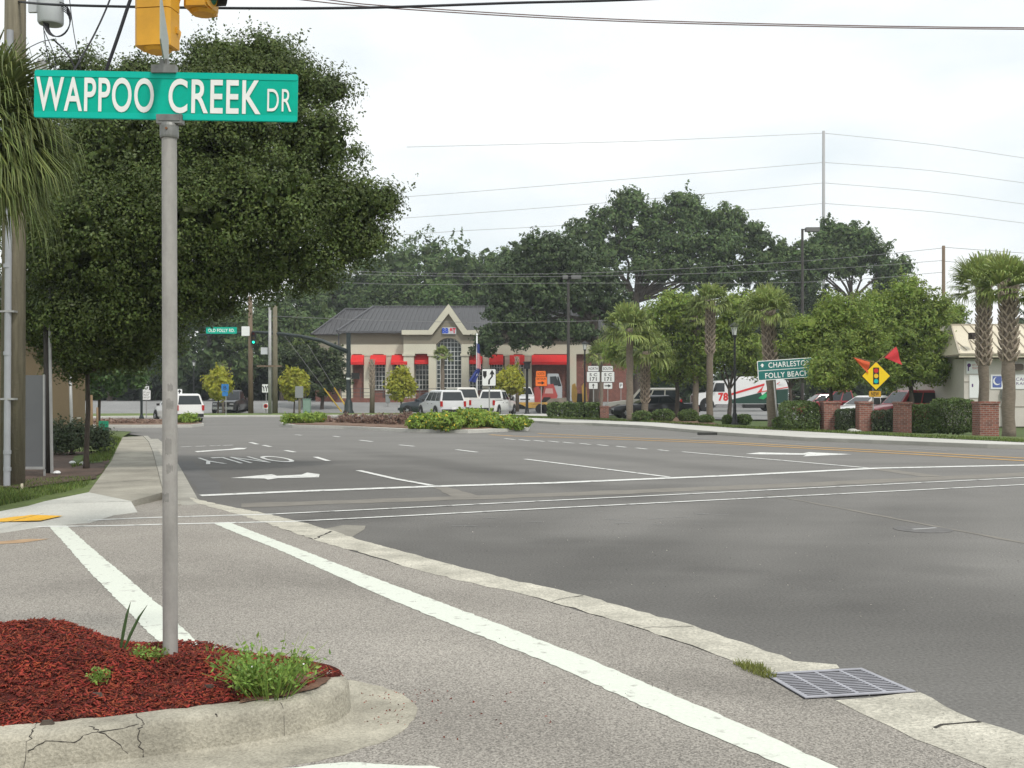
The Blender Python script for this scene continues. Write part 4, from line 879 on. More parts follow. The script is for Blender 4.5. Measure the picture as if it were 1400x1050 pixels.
def lanes(m, X, Z, w_, h, y):
    for k in (-.25, .05, .3): m.prism([(X+(k-.04)*w_, Z-.35*h), (X+(k+.06)*w_, Z-.35*h), (X+(k+.05)*w_, Z+.05*h), (X+(k-.12)*w_, Z+.35*h), (X+(k-.2)*w_, Z+.2*h), (X+(k-.07)*w_, Z)], y, y+.002, 1)
post('white lane control sign with curved arrows beside the twin poles', 364, 566, [('b', 364, 531, 11.5, 12, WHT, lanes)])
post('small white yard sign with a red and blue ring on the far grass', 363, 566.5, [('plain', 363.5, 555, 8, 8, WHT, lambda m, X, Z, w_, h, y: (m.lathe([(.36*w_, 0), (.36*w_, .002)], (X, y, Z), 14, 3, 'y'), m.lathe([(.2*w_, 0), (.2*w_, .002)], (X, y-.003, Z), 14, 1, 'y')))], name='yard_sign')
post('plain grey sign back right of the yellow-green tree', 409.5, 567, [('plain', 409.5, 536, 11, 16, mat('grey_back', (.24, .25, .25), .6), None)], wood=WOODG, pr=.09)
post('stacked white route signs with text beside the dark signal post at the left', 200, 573, [('b', 199, 524, 9, 4, WHT, tx(('NORTH', 0, 0, .8, .5))), ('b', 199.5, 530.5, 10, 6, WHT, tx(('S C', 0, 0, .6, .5))), ('b', 200.5, 540, 12.5, 14, WHT, tx(('LEFT LANE', 0, .25, .8, .18), ('MUST', 0, 0, .6, .18), ('TURN LEFT', 0, -.25, .8, .18)))], .1)
post('small white curved-arrow sign half behind the grey sign pole by the white SUV', 245, 574, [('b', 243, 538, 14, 13, WHT, keepright)], .12)
post('green yard sign on the grass at the end of the sidewalk', 143, 594.5, [('plain', 142.5, 582, 13.5, 13, mat('yard_green', (.03, .33, .2), .5), tx(('- - -', 0, .1, .7, .08), ('- - -', 0, -.2, .6, .05), mi=2))], .1, name='yard_sign')
del_ = None
post('little white and blue disabled parking sign behind the beige SUV', 849, 560, [('b', 849, 527, 5, 8, WHT, tx(('P', 0, 0, .5, .6)))], d=84)
t = thing('signal_post', 'dark pedestrian signal post by the stacked white signs', 'traffic signal', G(193.5, 574, .1)); m = MB(); m.lathe([(.16, 0), (.13, .15), (.07, .3), (.07, 4.6)], (0, 0, 0), 10); m.build('post', DKG, t); signal_head(t, (-.3, -.1, 4.0), R(180), body=SBK, s=.8)
m = MB(); m.box((.0, 0, 0), (.01, .01, .01))
# =============== utility cabinets ===============
def cabinet(label, x0, x1, y0, y1, mt, name='utility_cabinet', foot=0, d=None):
    b = G((x0+x1)/2, y1, 0) if d is None else at((x0+x1)/2, d, 0); s_ = F/b.y; w_, h = (x1-x0)/s_, (y1-y0)/s_
    t = thing(name, label, 'utility box', b)
    z0 = foot/s_
    m = MB(); m.bb(-w_/2, w_/2, 0, w_*.7, z0, h); m.build('housing', mt, t); m = MB(); m.bb(-w_/2-.03, w_/2+.03, -.04, w_*.7+.03, h, h+.05); m.build('lid', mt, t)
    m = MB(); m.bb(-w_*.42, w_*.42, -.015, -.001, z0+.08, h-.08); m.build('door', mt, t)
    if foot: m = MB(); m.bb(-w_*.12, w_*.12, .05, .15, 0, z0); m.build('leg', GREY, t)
    return t
CG = mat('cabinet_grey', (.24, .26, .25), .6, .08, 2)
t = cabinet('large grey signal cabinet in front of the bank', 549, 565, 530, 560, CG, foot=0); 
m = MB(); m.bb(-.1+.25, .25+.25, -.03, -.016, .3, .55); m.build('sticker', WHT, t); m = MB(); m.bb(-.65, .65, -.15, .75, -.1, .03); m.build('plinth', CONC, t)
cabinet('small grey box on a leg left of the large signal cabinet', 527, 533, 540, 563, CG, foot=12)
cabinet('pale green box behind the grey sign back', 414, 424, 546, 566, mat('cabinet_green', (.22, .32, .27), .6, .08, 2))
# =============== parking lots, verges, far pavements ===============
LOTA = mat('lot_asphalt', (.235, .235, .23), .9, .12, .3, fine=.1, bscale=8)
m = MB(); ys = [(78, .02), (87, .02), (97, .77), (150, .77)]
vs = [(x, y, z) for y, z in ys for x in (-62, 10)]
m.add(vs, [(2*i, 2*i+1, 2*i+3, 2*i+2) for i in range(3)]); struct(m.build('parking_lot', LOTA))
struct(flat('parking_lot', [(10.05, 66), (46, 52), (60, 60), (60, 130), (10.05, 130)], .03, LOTA))
def strip3(name, pts, wd, z, mt, h=.0):      # raised strip behind a kerb line, pts left->right in pixels, front edge at ground
    m = MB(); fr = [G(*p) for p in pts]; vs = []
    for i, p in enumerate(fr):
        d = (fr[min(i+1, len(fr)-1)]-fr[max(i-1, 0)]).normalized(); s_ = Vector((-d.y, d.x, 0)); s_ = s_ if s_.y > 0 else -s_
        vs += [p+Vector((0, 0, -.05)), p+Vector((0, 0, z)), p+s_*wd+Vector((0, 0, z)), p+s_*wd+Vector((0, 0, -.05))]
    m.add(vs, [(4*i+k, 4*i+k+4, 4*i+k+5, 4*i+k+1) for i in range(len(fr)-1) for k in range(3)]+[(0, 1, 2, 3), tuple(4*len(fr)-4+k for k in (3, 2, 1, 0))]); return struct(m.build(name, mt))
FC = mat('far_concrete', (.50, .49, .45), .9, .10, .5, fine=.08, bscale=10)
strip3('far_sidewalk', [(674, 568.3), (690, 570.5), (720, 577), (765, 580), (810, 581), (885, 585), (980, 594), (1100, 602), (1350, 612), (1400, 613), (1700, 622)], 3.6, .11, FC)
strip3('far_kerb', [(674, 568.8), (690, 571), (720, 577.7), (765, 580.6), (810, 581.6), (885, 585.8), (980, 594.8), (1100, 602.9), (1350, 613), (1400, 614), (1700, 624)], .18, .12, mat('far_kerb_concrete', (.36, .35, .31), .9, .15, 1))
m = MB(); m.box((0, 0, .05), (1.4, .25, .09)); o = m.build('kerb_inlet', mat('inlet_dark', (.05, .05, .045), .9)); o.location = G(979, 594.6)+Vector((0, -.05, .0)); struct(o)
strip3('far_sidewalk', [(-400, 576), (60, 572.5), (150, 571.5), (300, 570.3), (470, 569.7), (600, 569)], 1.6, .1, FC)
struct(flat('far_verge', [G(60, 571, 0), G(600, 568, 0), G(600, 565.5, 0), G(60, 566.5, 0)], .06, mat('far_grass', (.12, .16, .04), .95, .3, .8)))
VG = mat('verge_grass', (0, 0, 0))
rv = [G(x, y, .12) for x, y in ((690, 568.5), (720, 571), (800, 573.5), (900, 577.5), (1000, 584.5), (1100, 589.5), (1250, 597.5), (1400, 604.5), (1600, 612))]
back = [Vector((p.x+.3, p.y+5.5, 0)) for p in rv][::-1]
struct(flat('right_verge', [Vector((p.x, p.y+.0, 0)) for p in rv]+back, .128, VG))
struct(flat('bed_mulch', [G(862, 577), G(930, 583), G(985, 585), G(955, 574), G(880, 570)], .136, MULB, .1, .5))
o = blades('grass', [(p.x, p.y) for p in rv]+[(p.x+.2, p.y+2.0) for p in rv[::-1]], 9000, .10, GB, .1, wdt=.02); tag(o, 'mown grass edge behind the right-hand sidewalk', 'grass', kind='stuff')

# =============== median islands with planting ===============
def island(label, pts, h=.13):
    m = MB(); q = [G(*p) for p in pts]; c = sum(q, Vector())/len(q)
    m.slab([(p.x, p.y) for p in q], -.04, h); o = m.build('median_kerb', FC); struct(o)
    m = MB(); m.slab([(c.x+(p.x-c.x)*.96, c.y+(p.y-c.y)*.9) for p in q], h-.01, h+.03); o = m.build('median_soil', MULB); struct(o); return q
island('', [(383, 582), (400, 584.5), (470, 586.5), (560, 591), (640, 592.5), (722, 589), (724, 586), (640, 581), (520, 577), (440, 576.5), (390, 579)])
island('', [(60, 584.5), (180, 585), (262, 584.5), (279, 582.5), (262, 577.5), (190, 575.5), (60, 576)])
def cover(name, label, blobs, n, leaf, lm, cr=.14, cat='ground cover', extra=None, asp=.4):
    """blobs in photo px: cx, cy_base, halfwidth, height -> low shrubs mass"""
    bl = []
    for (cx, yb, hw, hp) in blobs:
        b = G(cx, yb); s_ = F/b.y; bl.append((b.x, b.y+.2, .15+hp/s_*.42, hw/s_, max(.35, hw/s_*.8), hp/s_*.55))
    pts = clumps(bl, n, cr, .5); kk = pts[:, 2] > .05; nr = LASTN[0][kk]; pts = pts[kk]
    mi = (RS.uniform(size=len(pts)) < extra[1]).astype(int) if extra else None
    V = leafverts(pts, leaf, asp, 1.2, nrm=nr); o = rawmesh(name, V, np.arange(len(V)).reshape(-1, 4), [lm]+([extra[0]] if extra else []), None, mi); tag(o, label, cat, kind='stuff'); return o
cover('flowering_shrubs', 'bright green shrubs with yellow flowers spilling over the median kerb', [(576, 591, 20, 19), (610, 592, 24, 23), (640, 590, 22, 27), (596, 591, 20, 22), (665, 589, 20, 22), (690, 590, 20, 17), (712, 590, 13, 14), (652, 587, 20, 25), (565, 588, 10, 12)], 30000, .13, LLANT, extra=(FYEL, .05))
cover('flowering_shrubs', 'green clump at the left tip of the wide median', [(396, 583, 11, 12), (415, 583, 13, 14), (433, 582, 10, 14)], 5000, .12, LLANT, extra=(FYEL, .01))
cover('dry_shrubs', 'brownish dry low shrubs in the middle of the wide median', [(470, 582, 14, 12), (492, 583, 14, 13), (516, 584, 16, 14), (540, 585, 16, 15), (556, 583, 12, 15), (450, 581, 8, 8)], 9000, .10, LBRN)
cover('grass_clump', 'green tuft on the small island below the white SUV', [(256, 582.5, 14, 13), (246, 582, 8, 8)], 4000, .12, LLANT)
cover('dry_shrubs', 'brown ground cover on the small island left of the street pole', [(150, 583, 30, 4), (190, 583, 30, 4)], 2500, .1, LBRN)
cover('dry_shrubs', 'rusty low shrubs along the far edge of the left car park', [(150, 556, 30, 9), (180, 556, 20, 9), (320, 556, 30, 8), (245, 556, 40, 7)], 3500, .35, LBRN)

# =============== bank building ===============
BX = lambda px: (px-614)/15
BZ = lambda py: EYE-(py-HY)/15-.77
t = thing('bank_building', 'beige and brick bank with grey metal roof, pointed entrance gable and red awnings', 'bank', (BX(614)+ (614-700)/15, 100, .77))
CRM = mat('cream_stucco', (.60, .575, .46), .85, .06, .4); TAU = mat('taupe_stucco', (.25, .225, .17), .85, .06, .4)
BRI = brick('red_brick', (.22, .055, .035), (.16, .04, .028), (.25, .2, .17), 1.0)
ROOF = mat('metal_roof', (.058, .056, .058), .5, .12, .5, metal=.3, stretch=(1.2, .3, .3)); RED = mat('awning_red', (.62, .02, .02), .7, .06, 2)
m = MB(); m.bb(BX(468), BX(860), .45, 18, 0, BZ(484)); m.bb(BX(422), BX(468), 3.5, 16, 0, BZ(472)); m.build('brick_wall', BRI, t)
m = MB()
m.bb(BX(466), BX(553), 0, .44, BZ(484), BZ(471)); m.bb(BX(655.5), BX(860), 0, .44, BZ(484), BZ(471))
for a, b in ((466, 482), (497.5, 507.5), (527, 537), (660, 670), (690, 698), (717, 727), (777, 788)): m.bb(BX(a), BX(b), -.04, .44, 0, BZ(484)-.003)
for a in (497.5, 527, 690, 717): m.bb(BX(a)-.15, BX(a+10)+.15, -.1, .40, BZ(486.5), BZ(484)-.004)
m.bb(BX(497), BX(508.5), -.05, -.003, BZ(484)+.003, BZ(471)-.003)
m.split('pilaster', CRM, t)
m = MB(); m.bb(BX(466), BX(553), 0, .44, BZ(471)+.002, BZ(454)); m.bb(BX(655.5), BX(860), 0, .44, BZ(471)+.002, BZ(454)); m.bb(BX(422), BX(466)-.01, 3.2, 3.6, BZ(500), BZ(456)); m.split('upper_wall', TAU, t)
# entrance block
EY = -.9
m = MB()
m.bb(BX(553), BX(586.5), EY, .43, BZ(484), BZ(471)); m.bb(BX(641.5), BX(655.5), EY, .43, BZ(484), BZ(471))
for a, b in ((553, 567), (587, 597), (631.5, 641.5)): m.bb(BX(a), BX(b), EY-.02, .43, 0, BZ(484)-.003); m.bb(BX(a)-.08, BX(b)+.08, EY-.1, .40, 0, .75); m.bb(BX(a)-.1, BX(b)+.1, EY-.12, .40, BZ(487), BZ(484)-.004)
N = 14; cx = BX(614.3); ra = BX(631)-cx; zc = BZ(476)
arc = [(cx+ra*math.cos(math.pi*i/N), zc+ra*.8*math.sin(math.pi*i/N)) for i in range(N+1)]
m.prism([(BX(586.5)+.001, BZ(484)), (BX(586.5)+.001, BZ(471))]+[(cx-ra-.02, BZ(471)), (cx-ra-.02, BZ(484))], EY, .43)
m.prism([(BX(641.5)-.001, BZ(484)), (BX(641.5)-.001, BZ(471)), (cx+ra+.02, BZ(471)), (cx+ra+.02, BZ(484))], EY, .43)
m.split('entrance_column', CRM, t)
m = MB()
left = [p for p in arc if p[0] <= cx+1e-6][::1]; 
z1 = BZ(453)
sideL = [(BX(553), BZ(471)+.002), (BX(553), z1), (cx, z1)]+[p for p in arc if p[0] <= cx+1e-6 and p[1] > BZ(471)]+[(cx-ra, BZ(471)+.002)]
sideR = [(BX(655.5), BZ(471)+.002), (cx+ra, BZ(471)+.002)]+[p for p in arc if p[0] >= cx-1e-6 and p[1] > BZ(471)]+[(cx, z1), (BX(655.5), z1)]
m.prism(sideL, EY, .43); m.prism(sideR, EY, .43); m.prism([(BX(590), z1+.002), (cx, BZ(424)), (BX(638), z1+.002)], EY, .43); m.split('gable_wall', TAU, t)
m = MB(); fo_ = [(BX(551), BZ(452.3)), (BX(587), BZ(452.3)), (cx, BZ(417)), (BX(639), BZ(452.3)), (BX(657), BZ(452.3))]; fi = [(BX(551), BZ(458.5)), (BX(592), BZ(458.5)), (cx, BZ(430)), (BX(634), BZ(458.5)), (BX(657), BZ(458.5))]
for i in range(4): m.prism([fo_[i], fo_[i+1], fi[i+1], fi[i]], EY-.35, EY-.004)
m.build('gable_fascia', CRM, t)
m = MB()
def rq(a, b, c, d): m.quad(a, b, c, d)
ez, rz_ = BZ(453.5), 9.35; yE, yR = -.55, 9
A = (BX(462), yE, ez); B = (BX(865), yE, ez); C_ = (BX(493), yR, rz_); D = (BX(840), yR, rz_); A2 = (BX(462), 18.5, ez); B2 = (BX(865), 18.5, ez)
m.quad(A, B, D, C_); m.quad(B2, A2, C_, D); m.quad(A2, A, C_, C_); m.quad(B, B2, D, D)
A = (BX(418), 2.8, BZ(455)); C_ = (BX(452), 9, 9.1)
m.quad(A, (BX(480), 2.8, BZ(455)), (BX(505), 9, 9.1), C_); m.quad((BX(418), 16, BZ(455)), A, C_, C_)
# entrance gable roof running back
m.quad((BX(587), EY-.35, BZ(452)), (cx, EY-.35, BZ(416.6)), (cx, 8.6, BZ(416.6)), (BX(587), 3, BZ(452))); m.quad((cx, EY-.35, BZ(416.6)), (BX(639), EY-.35, BZ(452)), (BX(639), 3, BZ(452)), (cx, 8.6, BZ(416.6)))
rf = m.build('roof', ROOF, t)
m = MB()
for k in range(100):   # standing seams
    x = BX(466)+k*.42
    if x > BX(860): break
    x0, x1 = x, x
    f0 = max(0, 1-(x-BX(462))/(BX(493)-BX(462))); top = 1-f0
    if BX(586) < x < BX(641): 
        lo = .12+ (1-abs(x-cx)/(cx-BX(586)))*.88
        if lo > .97: continue
    else: lo = 0
    p0 = Vector((x, yE+(yR-yE)*lo, ez+(rz_-ez)*lo+.03)); p1 = Vector((x, yE+(yR-yE)*top, ez+(rz_-ez)*top+.03))
    if (p1-p0).length > .4: m.tube([p0, p1], .035, 4)
for k in range(12):
    x = BX(421)+k*.42; top = min(1, (x-BX(418))/(BX(452)-BX(418))); m.tube([Vector((x, 2.8, BZ(455)+.03)), Vector((x, 2.8+6.2*top, BZ(455)+(9.1-BZ(455))*top+.03))], .035, 4)
m.tube([(BX(462), yE, ez+.03), (BX(493), yR, rz_+.05)], .12, 6); m.tube([(BX(493), yR, rz_+.04), (BX(840), yR, rz_+.04)], .09, 6); m.tube([(BX(418), 2.8, BZ(455)+.03), (BX(452), 9, 9.15), (BX(505), 9, 9.15)], .1, 6)
m.bb(BX(462), BX(551), yE-.12, yE+.02, ez-.16, ez-.01); m.bb(BX(657), BX(865), yE-.12, yE+.02, ez-.16, ez-.01); m.tube([(BX(463.5), -.2, 0), (BX(463.5), -.2, ez-.15)], .07, 6)
m.build('roof_seams', mat('roof_seam', (.10, .10, .105), .5, metal=.3), rf)
GLB = mat('bank_glass', (.035, .045, .045), .15, .3, .8, spec=.6); MUN = mat('white_muntin', (.66, .68, .66), .5)
def window(x0, x1, z0, z1, y, nx, nz, arch=False, deep=True):
    g = MB(); 
    if arch: g.prism([(x0, z0), (x1, z0)]+[(p[0], p[1]) for p in arc], y, y+.05)
    else: g.bb(x0, x1, y, y+.05, z0, z1)
    w_ = g.build('window', GLB, t); f_ = MB(); q = .026
    for k in range(nx+1):
        x = x0+(x1-x0)*k/nx; zt = z1
        if arch: c_ = (x-cx)/ra; zt = zc+ra*.8*math.sqrt(max(0, 1-c_*c_))
        f_.bb(x-q, x+q, y-.05, y-.002, z0, zt)
    for k in range(nz+1):
        z = z0+(z1-z0)*k/nz; a, b = x0, x1
        if arch and z > zc: hw = ra*math.sqrt(max(.0, 1-((z-zc)/(ra*.8))**2)); a, b = cx-hw, cx+hw
        if b-a > .1: f_.bb(a, b, y-.057, y-.008, z-q, z+q)
    if arch: f_.tube([(p[0], y-.03, p[1]) for p in arc], .05, 4)
    f_.build('window_frame', MUN, w_)
window(cx-ra, cx+ra, BZ(536), zc+ra*.8, -.3, 7, 12, True)
for a, b, zt in ((509, 526, 496), (538, 556, 496), (568, 586.5, 492), (642, 659.5, 494), (672, 687, 496), (699, 716, 496)):
    window(BX(a), BX(b), BZ(533), BZ(zt), .40 if a < 560 or a > 660 else .38, 4, 6)
def awn(a, b, zt, zb, y0, pr):
    m = MB(); x0, x1 = BX(a), BX(b); z1, z0 = BZ(zt), BZ(zb)
    m.add([(x0, y0, z1), (x1, y0, z1), (x1, y0-pr, z0+.25), (x0, y0-pr, z0+.25), (x0, y0-pr, z0), (x1, y0-pr, z0), (x0, y0, z0), (x1, y0, z0)], [(0, 3, 2, 1), (3, 4, 5, 2), (0, 6, 4, 3), (1, 2, 5, 7)]); m.build('awning', RED, t)
for a, b in ((481, 498), (507, 528), (536, 558), (669, 688), (697, 717), (727, 777)): awn(a, b, 485, 499, -.05, .95)
awn(567.5, 586.5, 484.5, 498, -.1, .5); awn(642, 659.5, 484.5, 498, -.1, .5)
m = MB(); m.rrect(BX(615), BZ(453), 19/15, 9/15, EY-.16, EY-.06, 0, .04); o = m.build('logo_sign', [mat('sign_back', (.55, .56, .58), .5)], t); m = MB(); m.text('BB', BX(609.8), BZ(453), 8.6/15, 7.4/15, EY-.17, 0, .06); m.build('logo_letters', mat('logo_blue', (.02, .08, .5), .5), o); m = MB(); m.text('&T', BX(619.6), BZ(453), 8.6/15, 7.4/15, EY-.17, 0, .06); m.build('logo_letters', mat('logo_red', (.65, .01, .04), .5), o)
# brick plinth and ramp with railings
m = MB(); m.bb(BX(476), BX(700), -3.2, -1.2, -.7, .35); m.add([(BX(440), -3.2, -.7), (BX(476), -3.2, -.7), (BX(476), -3.2, .35), (BX(440), -3.2, -.5), (BX(440), -1.2, -.7), (BX(476), -1.2, -.7), (BX(476), -1.2, .35), (BX(440), -1.2, -.5)], [(0, 1, 2, 3), (3, 2, 6, 7), (0, 3, 7, 4)]); m.build('plinth', BRI, t)
m = MB()
for a, b in ((474, 512), (514, 560), (566, 600), (642, 690)):
    for z in (.55, .85, 1.2): m.bb(BX(a), BX(b), -3.13, -3.09, z-.02+.35*0, z+.02)
    k = BX(a)
    while k <= BX(b)+.01: m.bb(k-.025, k+.025, -3.14, -3.08, .35, 1.24); k += (BX(b)-BX(a))/3
m.split('railing', mat('railing_grey', (.10, .10, .10), .5), t)
# flags on a pole
fp_ = at(652, 84, 0); sF = F/84
t = thing('flagpole', 'white flagpole carrying a limp striped flag above a blue flag before the bank', 'flagpole', fp_)
zz = lambda py: EYE-(py-HY)/sF
m = MB(); m.tube([(0, 0, -.3), (0, 0, zz(459))], [.07, .05], 8); m.lathe([(.06, 0), (.1, .08), (.02, .18)], (0, 0, zz(459)), 8); m.build('pole', WHT, t, smooth=True)
FR, FW, FB = mat('flag_red', (0, 0, 0)), mat('flag_white', (.7, .7, .7), .7), mat('flag_blue', (.03, .05, .22), .7)
def hang(x0, x1, x2, x3, z1, z0, stripes, nm, lab):
    m = MB(); NX, NZ = 13, 16
    P_ = lambda i, j: (lambda u, v: ((x0+(x2-x0)*v)*(1-u)+(x1+(x3-x1)*v)*u, -.12+.09*math.sin(u*9+v*3), z1+(z0-z1)*v-.12*u))(i/NX, j/NZ)
    for i in range(NX):
        for j in range(NZ):
            mi = (2 if j < 6 and True else (i % 2)) if stripes else 2
            m.add([P_(i, j), P_(i+1, j), P_(i+1, j+1), P_(i, j+1)], [(0, 1, 2, 3)], mi)
    o = m.build(nm, [FR, FW, FB], t, smooth=True); o['label'] = lab
hang(-.05, .22, .0, .32, zz(469), zz(503), True, 'flag', 'red and white striped flag with blue canton'); hang(-.02, .28, -.62, -.1, zz(503), zz(521), False, 'flag', 'plain dark blue flag')

# =============== right-hand small building ===============
t = thing('roadside_building', 'small pale building with cream metal roof and notices behind the two right palms', 'building', at(1319, 52, 0)); s_ = F/52
X = lambda px: (px-1319)/s_
Z = lambda py: EYE-(py-HY)/s_
PW = mat('pale_block_wall', (.58, .54, .49), .85, .07, .8); CRF = mat('cream_metal', (.62, .56, .43), .5, .06, 1)
m = MB(); m.bb(X(1318), X(1460), 0, 9, 0, Z(486)); m.build('wall', PW, t)
m = MB()
for z in (522, 556): m.bb(X(1318)+.02, X(1460), -.02, -.002, Z(z)-.02, Z(z)+.02)
m.split('wall_band', mat('wall_band', (.30, .26, .22), .8), t)
m = MB(); a0, a1 = X(1304), X(1470); ev, rg = Z(485), Z(440)
m.add([(a0, -.6, ev), (a1, -.6, ev), (a1, 2.2, rg), (X(1325), 2.2, rg), (X(1325), 7, rg), (a0, 9.6, ev), (a1, 7, rg), (a1, 9.6, ev)], [(0, 1, 2, 3), (5, 0, 3, 4), (3, 2, 6, 4), (4, 6, 7, 5)]); m.add([(a0, -.6, ev), (a1, -.6, ev), (a1, -.6, ev-.14), (a0, -.6, ev-.14)], [(0, 3, 2, 1)]); m.add([(a0, -.6, ev-.14), (a1, -.6, ev-.14), (a1, .1, ev-.2), (a0, .1, ev-.2)], [(0, 1, 2, 3)], 1)
rf = m.build('roof', [CRF, mat('soffit_brown', (.10, .07, .05), .9)], t)
m = MB(); yr = lambda z: -.6+2.8*(z-ev)/(rg-ev)-.05
def seam(x0, z0, x1, z1, r=.035): m.tube([(x0, yr(z0), z0), (x1, yr(z1), z1)], r, 4)
x = X(1340)
while x < a1: seam(x, ev, x, rg); x += .42
seam(a0, ev, X(1325), rg, .05); seam(X(1325), rg, a1, rg, .05); seam(a0, ev+.02, a1, ev+.02, .05)
seam(X(1309), Z(478), X(1314), Z(466), .03); seam(X(1314), Z(466), X(1319), Z(478), .03); seam(X(1328), Z(478), X(1334), Z(462), .03); seam(X(1334), Z(462), X(1340), Z(478), .03)
m.build('roof_trim', mat('cream_trim', (.42, .37, .29), .5), rf)
m = MB(); m.box((X(1325), -.45, Z(460)), (.34, .3, .3)); m.box((X(1325)-.05, -.65, Z(461)), (.2, .14, .2)); m.build('wall_light', mat('fixture_brown', (.05, .035, .03), .6), t)
m = MB(); m.rrect(X(1391), Z(502), .42, .3, -.2, -.01, 0, .1); m.build('wall_vent', mat('vent_brown', (.12, .09, .07), .6), t)
def notice(x0, x1, y0, y1, fn, lab=None):
    m = MB(); m.bb(X(x0), X(x1), -.035, -.0225, Z(y1), Z(y0)); fn(m, X(x0), X(x1), Z(y1), Z(y0)); o = m.build('notice', [WHT, mat('purple_ink', (.09, .03, .16), .6), mat('blue_ink', (.10, .14, .38), .6), mat('red_ink', (.5, .12, .12), .6)], t)
    if lab: o['label'] = lab
def nA(m, x0, x1, z0, z1):
    w_, h = x1-x0, z1-z0; m.lathe([(.13*w_, 0), (.13*w_, .003)], (x0+.17*w_, -.04, z0+.68*h), 12, 1, 'y'); m.bb(x0+.08*w_, x0+.16*w_, -.043, -.0405, z0+.22*h, z0+.6*h, 1)
    m.text('EAST COOPER', x0+.66*w_, z0+.7*h, .56*w_, .17*h, -.038, 3); m.text('PEDIATRICS', x0+.66*w_, z0+.45*h, .56*w_, .17*h, -.038, 3)
notice(1321, 1341.5, 494, 511, nA)
def nB(m, x0, x1, z0, z1): w_, h = x1-x0, z1-z0; m.bb(x0+.2*w_, x0+.32*w_, -.038, -.0355, z0+.48*h, z0+.62*h, 1)
notice(1325, 1341, 513, 544, nB, 'plain white door notice')
def nC(m, x0, x1, z0, z1):
    w_, h = x1-x0, z1-z0; m.rrect(x0+.17*w_, z0+.5*h, .24*w_, .78*h, -.039, -.0355, 2, .04); m.lathe([(.28*h, 0), (.28*h, .002)], (x0+.17*w_, -.042, z0+.55*h), 14, 0, 'y'); m.lathe([(.25*h, 0), (.25*h, .002)], (x0+.20*w_, -.0445, z0+.6*h), 14, 2, 'y')
    m.text('MEDICAL', x0+.64*w_, z0+.68*h, .6*w_, .22*h, -.038, 1, .0); m.text('FEDERAL', x0+.64*w_, z0+.38*h, .6*w_, .18*h, -.038, 1, .0)
notice(1354, 1405, 512, 532, nC, 'white name board with blue crescent tile')
m = MB(); m.bb(X(1368), X(1373), -.2, -.01, Z(545), Z(532)); m.tube([(X(1370.5), -.1, 0), (X(1370.5), -.1, Z(545))], .04, 6); m.build('meter_box', GREY, t)

# =============== brick pillars, hedges, shrubs ===============
BRP = brick('pillar_brick', (.29, .10, .07), (.18, .065, .05), (.30, .26, .22), 1.0)
def pillar(label, px, pyb, pyt, wpx):
    b = G(px, pyb, .1); s_ = F/b.y; w_ = wpx/s_; h = (pyb-pyt)/s_
    t = thing('brick_pillar', label, 'pillar', b, 0, 'brick pillars along the hedge'); m = MB(); m.bb(-w_/2, w_/2, 0, w_, -.1, h-.09); m.build('shaft', BRP, t); m = MB(); m.bb(-w_/2-.03, w_/2+.03, -.03, w_+.03, h-.087, h); m.build('cap', BRP, t)
pillar('brick pillar against the clipped square bush', 1138, 589, 548.5, 22)
pillar('brick pillar directly left of the yellow diamond sign post', 1184, 590.5, 549, 18)
pillar('brick pillar between the sign post and the red pickup hood', 1215 if False else 1237, 592, 549.5, 19)
pillar('rightmost brick pillar beside the palm trunk', 1353, 594, 549, 26)
pillar('small brick pillar under the SOUTH route sign', 826.5, 571.5, 555, 12)
def hedge(name, label, x0, x1, yt, yb, n, leaf=.09, dep=1.0, lm=LHEDGE, roundness=.25, cat='hedge', group=None):
    b = G((x0+x1)/2, yb, .1); s_ = F/b.y; w_, h = (x1-x0)/s_, (yb-yt)/s_; b.y += dep/2+.1
    t = thing(name, label, cat, b, 0, group); q = RS.uniform(-1, 1, (n, 3)); ax = RS.randint(0, 3, n); k = RS.uniform(size=n) < .75
    sg = np.where(RS.uniform(size=n) < .5, -1, 1)
    for a in range(3): sel = k & (ax == a); q[sel, a] = sg[sel]*RS.uniform(.9, 1.04, sel.sum())
    # rounded box
    q = q/np.maximum(1, (np.abs(q)**(2/roundness)).sum(1)**(roundness/2))[:, None] if roundness < 2 else q/np.maximum(1, np.linalg.norm(q, axis=1))[:, None]
    nz = np.sin(q[:, 0]*w_*4)*.03+np.sin(q[:, 2]*7+q[:, 0]*9)*.03
    p = q*np.array([w_/2, dep/2, h/2])*(1+nz[:, None])+np.array([0, 0, h/2])+RS.normal(size=(n, 3))*.02
    m = MB(); 
    for xx in (-.25, 0, .25): m.tube([(xx*w_*.5, 0, -.1), (xx*w_, 0, h*.7)], [.04, .02], 5)
    m.build('stem', BARK, t); leaves('foliage', p, leaf, lm, t, asp=.6, up=1); return t
hedge('clipped_bush', 'large clipped square bush left of the first brick pillar', 1075, 1126, 549, 589, 9000, .07, 1.5, roundness=.5, cat='bush')
hedge('hedge', 'loose low hedge between the first two brick pillars', 1149, 1175, 560, 590, 3500, .07, .7, lm=mat('loose_hedge_leaf', (.06, .085, .035), .6, .2, 2, island=.4))
hedge('hedge', 'loose low hedge behind the yellow sign post', 1196, 1228, 562, 591, 3500, .07, .7, lm=mat('loose_hedge_leaf', (0, 0, 0)))
hedge('hedge', 'thinner left half of the dense hedge before the rightmost pillar', 1247, 1290, 554, 592, 7000, .075, .9, roundness=.4)
hedge('hedge', 'dense tall half of the hedge touching the rightmost pillar', 1285, 1340, 546, 592, 9000, .075, 1.1, roundness=.4)
hedge('hedge', 'flat clipped hedge left of the NORTH route sign', 749, 797, 551, 571.5, 5000, .12, 1.2)
